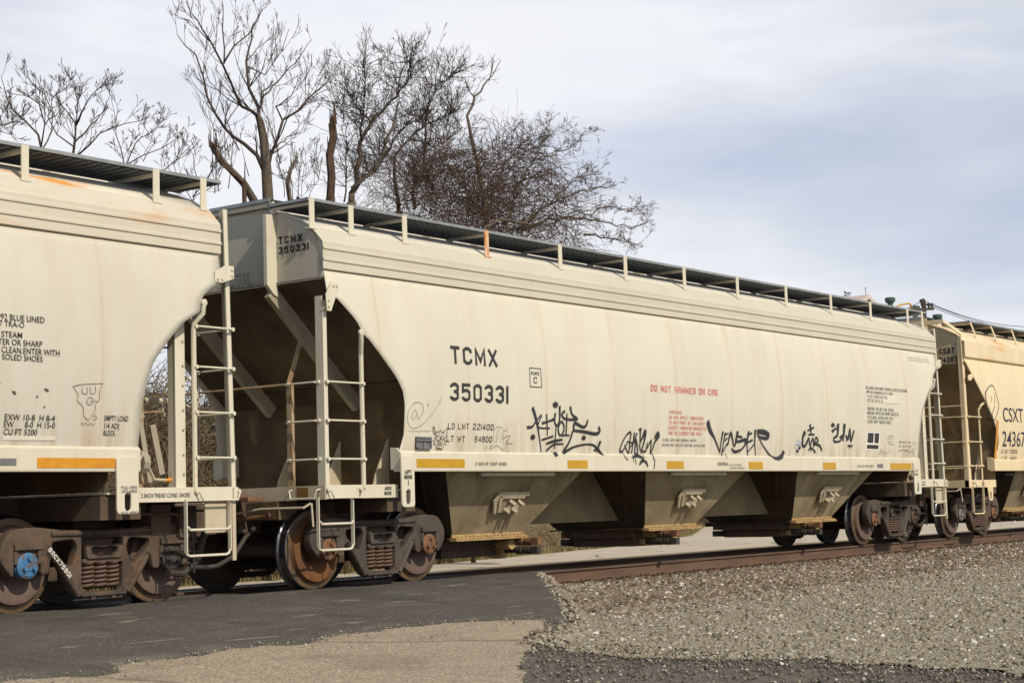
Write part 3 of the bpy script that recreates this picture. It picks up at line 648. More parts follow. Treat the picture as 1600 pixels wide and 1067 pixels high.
def end_A(c, e, cap=True):
    "plain end: corner post, ladder on the side and ladder on the end"
    h = c.h; m = c.m; X = lambda d: e*(h-d)
    k = MB(); k.box(*sorted((X(0),X(1.22))), -1.475, -1.455, 1.02, 1.172); k.box(*sorted((X(0),X(1.22))), -1.46, -1.38, 1.155, 1.172)
    k.box(*sorted((X(0),X(1.22))), 1.455, 1.475, 1.02, 1.172)
    k.box(*sorted((X(.0),X(1.47))), -1.45, 1.45, 1.10, 1.12)
    pf = k.build('end_platform', m['trim'], c.root, bevel=.004)
    b = MB(); b.box(*sorted((X(-.012),X(.01))), -1.475, 1.475, 1.015, 1.172); b.build('end_beam', P_GREYP, pf)
    t = MB(); t.box(*sorted((X(-.018),X(-.012))), -1.22, -1.05, 1.03, 1.155); t.build('reflective_tape', OLDTAPE, pf)
    # corner post: an L-section with a bolted gusset at its head
    k = MB(); k.box(*sorted((X(0),X(.062))), -1.475, -1.463, 1.172, 3.23); k.box(*sorted((X(0),X(.012))), -1.463, -1.36, 1.172, 3.28)
    cp = k.build('corner_post', m['trim'], c.root)
    g = MB(); plate_mb(g, [(X(-.005),3.10),(X(.06),3.10),(X(.17),3.33),(X(.20),3.42),(X(.08),3.44),(X(-.02),3.28)], [], -1.555, -1.535, .004)
    for p in ((.02,3.15),(.02,3.22),(.10,3.39),(.15,3.39)): g.tube([(X(p[0]),-1.55,p[1]),(X(p[0]),-1.57,p[1])], .013, 6)
    g.bar((X(.02),-1.47,3.12),(X(.03),-1.54,3.16), .06, .02)
    g.build('post_gusset', m['trim'], cp)
    st = MB()
    st.tube([(X(.63),-1.47,1.13),(X(.63),-1.47,2.62),(X(.62),-1.48,2.68),(X(.54),-1.56,2.80),(X(.53),-1.57,2.90)], .028, 8); st.tube([(X(.53),-1.56,2.89),(X(.53),-1.585,2.89)], .04, 10)
    ld = st.build('side_ladder', m['trim'], c.root, autos=40)
    rungs(ld, m['trim'], (1.46,1.887,2.316), (X(.03),-1.478), (X(.63),-1.478))
    el = MB(); el.box(*sorted((X(-.005),X(.035))), -.98, -.90, 1.12, 2.33); el.bar((X(.0),-.93,2.31),(X(.42),-.78,2.98), .05, .02)
    el = el.build('end_ladder', RUSTP, c.root)
    rungs(el, m['trim'], (1.46,1.887,2.316), (X(0),-.94), (X(0),-1.40))
    hr = MB(); hr.tube([(X(-.02),-.94,2.318),(X(-.02),1.3,2.318)], .014, 8); hr.build('end_handrail', RUSTP, c.root)
    grab(pf, m['trim'], X(.02), X(.56) if e < 0 else X(.56), -1.478, 1.03) if e < 0 else grab(pf, m['trim'], X(.56), X(.02), -1.478, 1.03)
    gg = MB(); gg.tube([(X(0),-1.40,1.13),(X(-.06),-1.39,1.12),(X(-.065),-1.36,1.03),(X(-.065),-1.0,1.03),(X(-.06),-.97,1.12),(X(0),-.96,1.13)], .011, 8); gg.build('grab_iron', m['trim'], pf)
    x0, x1 = sorted((X(.14-.29) if e < 0 else X(.0), X(.41) if e < 0 else X(.56)))
    stirrup(c, x0, x1, -1.49, 1.04, .46, .745)
    coupler(c, e)
def coupler(c, e):
    X = lambda d: e*(c.h-d)
    k = MB(); k.box(*sorted((X(.1),X(-.42))), -.10, .10, .72, .92); k.box(*sorted((X(.25),X(-.12))), -.24, .24, .66, 1.06)
    k.box(*sorted((X(-.38),X(-.70))), -.15, .16, .66, .98); k.tube([(X(-.62),-.12,.64),(X(-.62),-.12,1.0)], .10, 12)
    o = k.build('coupler', DBROWN, c.root, bevel=.02)
    q = MB(); q.tube([(X(-.05),-1.30,.98),(X(-.12),-1.25,.93),(X(-.14),-.6,.93),(X(-.2),-.2,.88),(X(-.45),0,1.02)], .014, 8); q.tube([(X(-.05),-1.30,.98),(X(-.06),-1.33,.72)], .012, 8); q.build('uncoupling_lever', P_GREYP, o)
    hs = MB(); hs.tube([(X(.0),-.35,.72),(X(-.15),-.36,.62),(X(-.35),-.38,.42),(X(-.62),-.40,.32),(X(-.8),-.40,.31)], .028, 10); hs.build('air_hose', DARK, o, smooth=True)
    d = MB(); d.box(*sorted((X(-.02),X(.3))), -.75, .75, .80, 1.02); d.box(*sorted((X(.3),X(1.2))), -.6, -.35, .78, 1.0)
    d.build('draft_gear', RUSTDK, o, bevel=.015)
    n = MB(); n.box(*sorted((X(-.1),X(-.35))), -.62, -.28, 1.02, 1.07); n.box(*sorted((X(-.02),X(-.45))), -.2, .3, 1.06, 1.12); n.tube([(X(-.1),-.7,.86),(X(-.15),-.3,.82),(X(-.3),.1,.86)], .03, 8); n.build('striker_casting', RUST, o, bevel=.01)
def end_B(c, e):
    "brake end: tall corner ladder, brake stand and wheel"
    h = c.h; m = c.m; X = lambda d: e*(h-d)
    k = MB()
    k.box(*sorted((X(-.19),X(1.16))), -1.475, -1.455, 1.02, 1.165); k.box(*sorted((X(-.19),X(1.16))), -1.46, -1.38, 1.15, 1.165); k.box(*sorted((X(-.19),X(1.16))), 1.455, 1.475, 1.02, 1.165)
    k.box(*sorted((X(-.18),X(1.47))), -1.45, 1.45, 1.10, 1.12)
    pf = k.build('end_platform', m['trim'], c.root, bevel=.004)
    b = MB(); b.box(*sorted((X(-.205),X(-.19))), -1.475, 1.475, 1.015, 1.165); b.build('end_beam', P_GREYP, pf)
    k = MB(); k.add([(X(-.145),-1.475,1.16),(X(-.205),-1.475,1.16),(X(-.205),-1.455,1.16),(X(-.145),-1.455,1.16),(X(-.085),-1.46,4.07),(X(-.145),-1.46,4.07),(X(-.145),-1.44,4.07),(X(-.085),-1.44,4.07)],[(0,1,2,3),(7,6,5,4),(0,4,5,1),(1,5,6,2),(2,6,7,3),(3,7,4,0)])
    k.box(*sorted((X(-.21),X(-.15))), -1.50, -1.44, 1.02, 1.16)
    k.add([(X(-.205),-1.475,1.16),(X(-.197),-1.475,1.16),(X(-.197),-1.36,1.16),(X(-.205),-1.36,1.16),(X(-.145),-1.46,4.07),(X(-.137),-1.46,4.07),(X(-.137),-1.34,4.07),(X(-.145),-1.34,4.07)],[(0,1,2,3),(7,6,5,4),(0,4,5,1),(1,5,6,2),(2,6,7,3),(3,7,4,0)])
    st = MB()
    st.tube([(X(.36),-1.47,1.13),(X(.36),-1.47,2.78),(X(.355),-1.48,2.84),(X(.31),-1.56,2.93),(X(.31),-1.575,3.05)], .027, 8); st.tube([(X(.31),-1.56,3.04),(X(.31),-1.59,3.04)], .036, 10)
    g = MB(); plate_mb(g, [(X(.12),3.28),(X(.12),3.38),(X(-.03),3.46),(X(-.15),3.46),(X(-.15),3.33),(X(.02),3.27)], [], -1.545, -1.53, .004)
    for p in ((-.12,3.42),(-.12,3.36),(.02,3.31),(.08,3.31)): g.tube([(X(p[0]),-1.54,p[1]),(X(p[0]),-1.56,p[1])], .013, 6)
    g.bar((X(-.12),-1.45,3.38),(X(-.1),-1.54,3.38), .06, .02)
    ld = k.build('corner_ladder', m['trim'], c.root)
    g.build('post_gusset', m['trim'], ld); st.build('ladder_rail', m['trim'], ld, autos=40)
    rungs(ld, m['trim'], (1.463,1.923,2.386,2.80), (X(.35),-1.478), (X(-.16),-1.478))
    rungs(ld, m['trim'], (1.463,1.923,2.386,2.80), (X(-.19),-1.43), (X(-.19),-.95))
    # heavy upright of the brake stand and its lever gear
    k = MB(); k.box(*sorted((X(.42),X(.55))), -1.40, -1.385, 1.12, 3.0); k.box(*sorted((X(.53),X(.545))), -1.385, -1.28, 1.12, 3.0)
    bs = k.build('brake_stand', m['trim'], c.root)
    k = MB()
    for z in (1.3,1.5,1.75,1.95,2.2,2.4,2.65): k.tube([(X(.45),-1.40,z),(X(.45),-1.415,z)], .014, 6)
    k.build('bolt_row', P_GREYP, bs)
    for z in (1.95,2.6,2.8): 
        k = MB(); k.tube([(X(.42),-1.30,z),(X(.75),-1.0,z-.02),(X(.8),-.2,z-.04)], .011, 8); k.build('brake_rod', RUSTP, bs)
    k = MB(); k.box(*sorted((X(.75),X(.83))), -1.15, -1.10, 1.12, 2.55); k.box(*sorted((X(.86),X(.98))), -1.15, -1.05, 1.12, 2.6); k.build('rusty_column', RUSTP, bs)
    k = MB(); k.bar((X(.84),-1.2,1.82),(X(.72),-1.2,1.22), .06, .03, up=(0,1,0)); k.bar((X(.70),-1.22,1.80),(X(.58),-1.22,1.3), .075, .03, up=(0,1,0)); k.bar((X(1.1),-1.25,1.75),(X(.85),-1.25,1.92), .1, .02, up=(0,1,0))
    k.tube([(X(.9),-1.22,1.42),(X(.82),-1.22,1.42)], .12, 12); k.build('brake_lever', P_STIFF, bs, bevel=.006)
    k = MB(); k.tube([(X(1.06),-1.3,1.25),(X(.9),-1.3,1.5),(X(.75),-1.3,1.25),(X(.55),-1.3,1.24)], .016, 8); k.build('release_rod', P_GREYP, bs)
    k = MB(); k.tube([(X(.60),-1.3,1.24),(X(.50),-1.32,1.25),(X(.48),-1.33,1.22)], .02, 8); k.build('rod_handle', ORANGEH, bs)
    k = MB(); k.box(*sorted((X(.5),X(.8))), -.8, -.3, 1.5, 2.2); k.build('brake_gear_housing', DBROWN, bs, bevel=.03)
    k = MB(); n = 32; R = .27
    pts = [(X(.02), -.88+R*math.cos(2*PI*i/n), 2.08+R*math.sin(2*PI*i/n)) for i in range(n+1)]; k.tube(pts, .014, 8, cap=False)
    for a in range(4): k.tube([(X(.06),-.88,2.08),(X(.02),-.88+R*math.cos(a*PI/2+.4),2.08+R*math.sin(a*PI/2+.4))], .01, 6)
    k.tube([(X(.01),-.88,2.08),(X(.5),-.88,2.08)], .03, 10); k.build('brake_wheel', P_GREYP, bs, smooth=True)
    x0, x1 = sorted((X(-.17), X(.36)))
    grab(pf, m['trim'], x0+.0, x1+.05, -1.478, 1.03)
    stirrup(c, *sorted((X(-.09), X(.51))), -1.49, 1.04, .475, .735)
    k = MB(); k.box(*sorted((X(-.17),X(-.12))), -1.50, -1.485, .41, 1.02); k.box(*sorted((X(-.15),X(.2))), -1.44, -1.425, .7, 1.03); k.build('step_hanger', P_GREYP, c.root)
    coupler(c, e)
    # air brake gear under the platform
    k = MB(); k.tube([(X(1.0),-.9,.98),(X(.6),-.9,.98)], .13, 14); k.box(*sorted((X(.35),X(.62))), -1.1, -.75, .70, 1.0); k.box(*sorted((X(.05),X(.28))), -1.15, -.85, .66, .98); k.tube([(X(1.2),-1.1,.92),(X(.3),-1.12,.90),(X(.0),-1.1,.6)], .02, 8)
    o = k.build('brake_valve', DBROWN, c.root, bevel=.015)
    k = MB(); k.tube([(X(.15),-1.2,.8),(X(.14),-1.2,.3)], .012, 6); k.tube([(X(.5),-1.15,.55),(X(.0),-1.15,.5)], .016, 8); k.tube([(X(.4),-1.1,.31),(X(.2),-1.1,.29),(X(.0),-1.1,.42),(X(-.1),-1.1,.7)], .035, 8); k.build('brake_hose', DARK, o)
RUSTDK = mat('dusty_dark_rust', (.13, .085, .045), (.06, .042, .028), scale=5, rough=.85, bump=.3)
RUSTP = mat('rust_brown_paint', (.22, .14, .07), (.36, .28, .17), scale=7, rough=.8, stretch=(1,1,.4))
ORANGEH = mat('orange_handle', (.65, .26, .02), scale=9)
OLDTAPE = mat('dulled_tape', (.20, .11, .015), (.12, .07, .02), scale=9)

def on_side(car, mb2d, x0, z0, parent, name, m, lift=.008, slant=0):
    vs, fs = mb2d
    k = MB(); k.add([(x0+a-car.cx, -(ysurf(z0+b)+lift), z0+b+slant*a) for a, b in vs], fs)
    return k.build(name, m, parent, recalc=False)
LN = [0]
def side_text(car, s, p0, p1, hpx, m, sw=.17, font=False, name='lettering', flat=None, bold=0, parent=None):
    "text on the side sheet, baseline from photo pixel p0 to p1, hpx capital height there"
    y = -1.59
    for _ in range(3):
        a = at(*p0, 1, y); y = -(ysurf(a[2])+.008) if flat is None else flat
    b = at(*p1, 1, y); t = at(p0[0], p0[1]-hpx, 1, y); H = t[2]-a[2]; Wd = b[0]-a[0]
    z0 = (a[2]+b[2])/2
    LN[0] += 1; lift = .011+.0004*(LN[0]%3)
    vs, fs = (font_text(s, Wd, H, bold) if font else stroke_text(s, Wd, H, sw*H, .12 if H > .2 else None))
    if flat is not None:
        k = MB(); k.add([(a[0]+u-car.cx, flat-lift+.006, z0+v) for u, v in vs], fs); return k.build(name, m, parent or car.sill, recalc=False)
    return on_side(car, (vs, fs), a[0], z0, parent or car.side, name, m, lift)
def px_side(car, pts, flat=None):
    out = []
    for p in pts:
        y = -1.59 if flat is None else flat
        if flat is None:
            for _ in range(3): y = -(ysurf(at(*p, 1, y)[2])+.008)
        a = at(*p, 1, y); out.append((a[0]-car.cx, a[2]))
    return out
def side_strokes(car, strokes, m, name, parent=None, org=(0,0), sc=1, alpha=False):
    """sprayed or drawn lines on the side: each stroke (width px, [(x, y) or (x, y, width)...])"""
    k = MB(); al = []
    for n, (w, pl) in enumerate(strokes):
        q = []; ws = []
        for p in pl: q.append((org[0]+p[0]/sc, org[1]+p[1]/sc)); ws.append((p[2] if len(p) > 2 else w)/sc*(1.45 if alpha else 1))
        if len(q) == 1: # a dot
            c_, w_ = q[0], ws[0]; an = [PI*(i+.02)/8.04 for i in range(9)]; q = [(c_[0]-w_*.5*math.cos(a), c_[1]) for a in an]; ws = [max(w_*.05, w_*math.sin(a)) for a in an]
        # smooth by Catmull-Rom
        if len(pl) > 2:
            Q = [q[0]]+q+[q[-1]]; W2 = [ws[0]]+ws+[ws[-1]]; q2 = []; w2 = []
            for i in range(1, len(Q)-2):
                for t in (0, .2, .4, .6, .8):
                    c = [.5*(2*Q[i][d]+(Q[i+1][d]-Q[i-1][d])*t+(2*Q[i-1][d]-5*Q[i][d]+4*Q[i+1][d]-Q[i+2][d])*t*t+(-Q[i-1][d]+3*Q[i][d]-3*Q[i+1][d]+Q[i+2][d])*t**3) for d in (0, 1)]
                    q2.append(tuple(c)); w2.append(W2[i]+(W2[i+1]-W2[i])*t)
            q2.append(q[-1]); w2.append(ws[-1]); q, ws = q2, w2
        P = px_side(car, q)
        mp = abs(px_side(car, [(q[0][0], q[0][1]-10)])[0][1]-P[0][1])/10       # metres per pixel
        ws = [x*mp for x in ws]
        o = len(k.v); lift = .0115+.00035*(n % 9)
        if not alpha:
            L, R = ribbon(P, ws)
            for l, r in zip(L, R):
                for u in (l, r): k.v.append((u.x, -(ypaint(u.y)+lift), u.y))
            k.f += [(o+2*i, o+2*i+1, o+2*i+3, o+2*i+2) for i in range(len(L)-1)]; k.mi += [0]*(len(L)-1)
        else:
            # soft spray edge: core opaque, edges and ends thin out
            d0 = Vector(P[0])-Vector(P[1]); d1 = Vector(P[-1])-Vector(P[-2])
            if d0.length > 1e-9 and len(pl) > 1: P = [tuple(Vector(P[0])+d0.normalized()*ws[0]*.5)]+P; ws = [ws[0]]+ws
            if d1.length > 1e-9 and len(pl) > 1: P = P+[tuple(Vector(P[-1])+d1.normalized()*ws[-1]*.5)]; ws = ws+[ws[-1]]
            rows = []
            for f_ in (1.6, .55):
                L, R = ribbon(P, [x*f_ for x in ws]); rows.append((L, R))
            for i in range(len(P)):
                e = 0 if i in (0, len(P)-1) and len(pl) > 1 else 1
                for u, a_ in ((rows[0][0][i], 0), (rows[1][0][i], e), (rows[1][1][i], e), (rows[0][1][i], 0)):
                    k.v.append((u.x, -(ypaint(u.y)+lift), u.y)); al.append(a_)
            for i in range(len(P)-1):
                for j in range(3): k.f.append((o+4*i+j, o+4*i+j+1, o+4*i+4+j+1, o+4*i+4+j)); k.mi.append(0)
    if alpha: k.a = al
    return k.build(name, m, parent or car.side, recalc=False)
def spray_mat(name, col):
    m = bpy.data.materials.new(name); m.use_nodes = True; nt = m.node_tree; b = nt.nodes['Principled BSDF']
    b.inputs['Base Color'].default_value = (*col, 1); b.inputs['Roughness'].default_value = .5
    at_ = N(nt, 'ShaderNodeAttribute', attribute_name='a'); tr = N(nt, 'ShaderNodeBsdfTransparent'); mx = N(nt, 'ShaderNodeMixShader')
    no = N(nt, 'ShaderNodeTexNoise', i_Scale=90, i_Detail=2); tc = N(nt, 'ShaderNodeTexCoord'); nt.links.new(tc.outputs['Object'], no.inputs['Vector'])
    f = math_n(nt, 'MULTIPLY_ADD', math_n(nt, 'SUBTRACT', no.outputs['Fac'], .5), .35, at_.outputs['Fac'])
    fac = ramp(nt, f, [(.08, 0), (.75, .96)])
    nt.links.new(fac, mx.inputs[0]); nt.links.new(tr.outputs[0], mx.inputs[1]); nt.links.new(b.outputs[0], mx.inputs[2])
    nt.links.new(mx.outputs[0], nt.nodes['Material Output'].inputs[0]); return m
SPRAY = spray_mat('black_spray_paint', (.016, .016, .02))
def sill_rect(car, x0p, x1p, yp0, yp1, m, name, y=-1.5635, parent=None):
    a = at(x0p, (yp0+yp1)/2, 1, y); b = at(x1p, (yp0+yp1)/2, 1, y); t = at((x0p+x1p)/2, yp0, 1, y)[2]; u = at((x0p+x1p)/2, yp1, 1, y)[2]
    k = MB(); k.box(a[0]-car.cx, b[0]-car.cx, y-.003, y+.001, u, t); return k.build(name, m, parent or car.sill)

# ------------------------------------------------------------------ the three cars
MID = Car('cream hopper car with black spray paint tags, whole in the middle of the train', 22.315, 8.585,
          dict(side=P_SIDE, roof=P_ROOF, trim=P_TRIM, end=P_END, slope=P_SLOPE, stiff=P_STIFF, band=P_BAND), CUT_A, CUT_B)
LEFT = Car('cream hopper car with rusty roof and blue bearing cap, cut off by the left edge', 3.635, 8.535,
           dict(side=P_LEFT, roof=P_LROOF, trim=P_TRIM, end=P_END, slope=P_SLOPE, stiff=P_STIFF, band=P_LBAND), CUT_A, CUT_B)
RIGHT = Car('yellowed tan hopper car with dark blue lettering at the far right', 40.865, 8.535,
            dict(side=P_RIGHT, roof=P_RROOF, trim=P_RTRIM, end=P_REND, slope=P_RSLOPE, bulk=P_RSLOPE, stiff=P_RSLOPE, band=P_RROOF), CUT_R, CUT_A, True)
px_posts = [13.72, 14.376, 15.332, 16.946, 18.578, 20.203, 21.834, 23.466, 25.113, 26.779, 28.391, 30.032, 30.72]
MID.walkway([x-MID.cx for x in px_posts], rusty=(16.946-MID.cx,))
LEFT.walkway([x-LEFT.cx for x in (-4.6, -3.2, -1.6, 0.1, 1.7, 3.35, 4.97, 6.6, 8.2, 9.83, 11.44, 12.085)])
RIGHT.walkway([x-RIGHT.cx for x in (33.28, 34.41, 35.61, 36.8, 38, 39.2, 40.4, 41.6, 42.8, 44, 45.2, 46.4, 48)], lean=.10, y0=-1.30)
MID.lug(14.885-MID.cx, 15.115-MID.cx); MID.lug(29.39-MID.cx, 29.69-MID.cx, .89, 1.49)
LEFT.lug(10.70-LEFT.cx, 10.97-LEFT.cx, .91, 1.46)
for c, g_ in ((17.48,1), (22.03,-1), (26.72,-1)): MID.hopper(c-MID.cx, gs=g_)
for c in (-4.7, 0, 4.1): LEFT.hopper(c-.6)
for c in (-4.3, 0, 4.7): RIGHT.hopper(c, tw=1.35)
end_A(MID, -1); end_B(MID, 1); end_B(LEFT, 1); end_A(LEFT, -1); end_A(RIGHT, 1)
LEFT.bogies(-7.2, 10.94-LEFT.cx, (BROWN, [(RUST, None), (RUST, None)], [WHEEL, WHEEL]), (BROWN, [(BLUE, 'bright blue bearing cap'), (DARK, 'greasy black bearing cap')], [WHEEL, WHEEL]))
MID.bogies(15.075-MID.cx, 29.58-MID.cx, (GREYST, [(RUST, None), (RUST, None)], [WHEELO, WHEEL]), (GREYST, [(RUST, None), (DBROWN, None)], [WHEEL, WHEEL]))
RIGHT.bogies(33.66-RIGHT.cx, 7.2, (BROWN, [(TAG, 'pale grey bearing cap'), (RUST, None)], [WHEEL, WHEEL]), (BROWN, [(RUST, None), (RUST, None)], [WHEEL, WHEEL]))

# right car: portal handhold over the near end, side ladder, platform
def end_portal(c):
    h = c.h; m = c.m; X = lambda x: x-c.cx
    k = MB(); k.box(X(32.33), X(32.52), -1.475, -1.40, 3.9, 4.07) if False else None
    k.bar((X(32.40),-1.46,.98),(X(32.36),-1.46,4.06), .11, .02, up=(0,1,0)); k.bar((X(32.36),-1.46,4.06),(X(32.25),-1.15,4.33), .11, .02, up=(0,1,0)); k.bar((X(32.25),-1.15,4.33),(X(32.22),1.15,4.33), .02, .09)
    k.box(X(32.32), X(32.335), -1.46, -1.38, 1.0, 4.0)
    ld = k.build('corner_ladder', m['trim'], c.root)
    st = MB(); st.box(X(33.01), X(33.06), -1.475, -1.46, 1.0, 2.58); st.tube([(X(33.04),-1.47,2.56),(X(33.06),-1.50,2.63),(X(33.20),-1.57,2.74)], .024, 8); st.build('ladder_rail', m['trim'], ld)
    rungs(ld, m['trim'], (1.42,1.90,2.40), (X(32.42),-1.48), (X(33.03),-1.48))
    rungs(ld, m['trim'], (1.42,1.90,2.40), (X(32.31),-1.45), (X(32.31),-.85))
    for z in (1.38, 2.62):
        k = MB(); k.tube([(X(32.30),-1.4,z),(X(32.30),1.3,z)], .012, 8); k.build('end_handrail', m['trim'], ld)
    k = MB(); plate_mb(k, [(X(32.36),3.12),(X(32.5),3.12),(X(32.62),3.2),(X(32.62),3.27),(X(32.36),3.22)], [], -1.56, -1.54, .004); k.build('post_gusset', m['trim'], ld)
    k = MB(); k.box(X(32.33), X(33.75), -1.475, -1.455, .99, 1.14); k.box(X(32.33), X(33.75), -1.45, 1.45, 1.08, 1.10); k.box(X(32.32), X(32.335), -1.475, 1.475, .99, 1.14)
    pf = k.build('end_platform', m['trim'], c.root, bevel=.004)
    k = MB(); plate_mb(k, rnd_poly([(X(33.28),.72),(X(33.46),.72),(X(33.52),1.0),(X(33.22),1.0)], .05), [slot(X(33.37), .83, .07, .16)], -1.50, -1.48, .004); k.build('jacking_plate', m['trim'], pf)
    stirrup(c, X(32.42), X(32.98), -1.49, 1.02, .47, None)
    grab(pf, P_GREYP, X(32.5), X(33.0), -1.478, 1.0)
    coupler(c, -1)
end_portal(RIGHT)

# mid car markings: reflective tape, tag, drip marks, lettering
for a, b in ((651,726),(887,918),(1042,1068),(1170,1192),(1286,1306),(1391,1424)): sill_rect(MID, a, b, 717+(a-690)*.009, 730.5+(a-690)*.0045, YTAPE, 'reflective_tape')
sill_rect(MID, 1370.7, 1379.5, 724.5, 730.5, TAG, 'tag_plate')
side_text(MID, 'TCMX', (705,567.5), (777.4,573.6), 28, BLACKL, .18)
side_text(MID, '350331', (703.2,626.4), (793.8,629.8), 28.5, BLACKL, .18)
side_text(MID, 'LD LMT', (699.8,670.5), (732.4,671), 9.8, BLACKL, .14)
side_text(MID, '221400', (738.5,671.3), (771,672), 9.8, BLACKL, .14)
side_text(MID, 'LT WT', (697.6,690), (726.1,690.3), 9.6, BLACKL, .14)
side_text(MID, '64600', (741.4,690.6), (768.4,690.8), 9.6, BLACKL, .14)
side_text(MID, 'PLATE', (830.3,585.3), (842.2,586), 5, BLACKL, .19)
side_text(MID, 'C', (834,598.6), (839.3,599), 10, BLACKL, .14)
pc = [(827.4,574.4),(844.7,576),(846.2,605),(828.4,603.8)]
side_strokes(MID, [(1.1, [pc[i], tuple((pc[i][d]+pc[(i+1)%4][d])/2 for d in (0,1)), pc[(i+1)%4]]) for i in range(4)], BLACKL, 'stencil_frame')
side_text(MID, '2 INCH HF COMP SHOES', (742.6,726.4), (792,726.8), 4.9, BLACKL, .17, flat=-1.5695)
side_text(MID, 'DO NOT HAMMER ON CAR', (1017.3,611.9), (1121.3,617.8), 10.6, REDL, .165)
for s_, a, b, y in (('WARNING',1045.4,1064.7,646.4),('DO NOT APPLY VIBRATORS',1045.2,1099,655),('TO ANY PART OF CAR BODY',1044.8,1100.9,662.9),('EXCEPT VIBRATOR BRACKETS',1044.6,1103.1,670.9),('USE ON LOADED CAR ONLY',1044,1097,679)):
    side_text(MID, s_, (a,y), (b,y+1.2*(b-a)/55), 5.5, REDL, .14)
side_text(MID, 'CLOSE LOCK AND CARSEAL HATCH', (1035,689), (1087.6,690), 4.1, BLACKL, .13)
side_text(MID, 'COVERS AND OUTLETS BEFORE MOVING CAR', (1033.7,697), (1100.9,698), 4.1, BLACKL, .13)
side_text(MID, 'CAUTION:', (1121.9,726.6), (1138.4,726.8), 4.8, BLACKL, .2, flat=-1.5695)
side_text(MID, 'OPEN HATCH BEFORE', (1140,727), (1159,727.2), 2.3, BLACKL, .17, flat=-1.5695)
side_text(MID, 'UNLOADING COMPARTMENT', (1140,731.6), (1164.6,731.8), 2.3, BLACKL, .17, flat=-1.5695)
side_text(MID, '2 INCH HF COMP SHOES', (1339,729.4), (1364.8,729.6), 3.3, BLACKL, .17, flat=-1.5695)
for s_, a, b, y, y2 in (('WILLIAMS HAYWARD THERMAL BOND EXTERIOR',1352.7,1417.5,608.4,612.4),('APPLIED PARAGOULD 07-2005',1353.8,1394.8,615.2,617.5),('LINING CARBOLINE 992',1354.3,1386.4,621.6,623),('APPLIED WEI 6-20',1355,1379,627.8,628.6),
     ('CAUTION: DO NOT USE STEAM,',1355.4,1397,641,642.6),('BOILING WATER OR SHARP OBJECTS',1355.4,1404.2,647.6,649.4),('TO CLEAN. ENTER CAR WITH',1355.4,1394.8,654.4,655.6),('CLEAN SOFT SOLED SHOES.',1355.4,1392.5,661,661.8)):
    side_text(MID, s_, (a,y), (b,y2), 4.7, BLACKL, .135)
for s_, a, b, y in (('EXW 10-8 H 8-4',1405,1423.5,692),('EW  8-0 H 15-0',1405,1423,698.6),('CU FT 5200',1405,1419,705)): side_text(MID, s_, (a,y), (b,y+.2), 3.1, BLACKL, .15)
side_text(MID, 'LADING SUBJECT TO PILFERAGE - HANDLE WITH CARE', (1419,559.5), (1450,563), 2, GREYL, .16); side_text(MID, 'PLEASE KEEP HATCHES CLOSED AT ALL TIMES', (1420,563.5), (1452,567), 2, GREYL, .16)
def px_quad(car, pts, m, name, dl=0):
    P = px_side(car, pts); k = MB(); n = 6
    for i in range(n+1):
        t = i/n
        for a, b in ((P[0], P[3]), (P[1], P[2])):
            x = a[0]+(b[0]-a[0])*t; z = a[1]+(b[1]-a[1])*t; k.v.append((x, -(ysurf(z)+.0095+dl), z))
    k.f = [(2*i, 2*i+1, 2*i+3, 2*i+2) for i in range(n)]; k.mi = [0]*n
    return k.build(name, m, car.side, recalc=False)
px_quad(MID, [(1351.6,613),(1406,617),(1406,631.5),(1351.6,627.2)], PATCH, 'paint_patch')
st_ = px_quad(MID, [(1354.7,674.3),(1375,675.2),(1373.4,703.3),(1352,702.2)], WHITEP, 'stencil_panel')
for q in ([(1356,676),(1365.2,676.4),(1364,692),(1355,691.4)], [(1366.6,676.6),(1373.6,676.9),(1372.4,692.4),(1366,692)], [(1354.6,694.4),(1372.4,695.2),(1372,701.4),(1354,700.6)]):
    px_quad(MID, q, BLACKL, 'stencil_panel_field', .003).parent = st_
for s_, a, b, y in (('COTS',1357,1361,681),('LUB',1357,1360.5,685),('BLT',1368,1371,683)): side_text(MID, s_, (a,y), (b,y+.1), 2, WHITEP, .2)
# placard holder near the left end
q = px_side(MID, [(649,682),(673,682),(672,701),(648,701)]); k = MB(); y = -1.56
x0, x1, z0, z1 = q[3][0], q[1][0], q[3][1], q[0][1]
k.box(x0,x1,y-.02,y+.01,z0,z0+.02); k.box(x0,x1,y-.02,y+.01,z1-.02,z1); k.box(x0,x0+.02,y-.02,y+.01,z0,z1); k.box(x1-.02,x1,y-.02,y+.01,z0,z1); k.box((x0+x1)/2-.012,(x0+x1)/2+.012,y-.018,y+.01,z0,z1*.6+z0*.4); k.box(x0,x1,y-.03,y+.01,z1*.62+z0*.38,z1*.62+z0*.38+.022); k.box(x0,x1,y-.006,y+.01,z0,z1)
k.build('placard_holder', TAG, MID.side, bevel=.004)
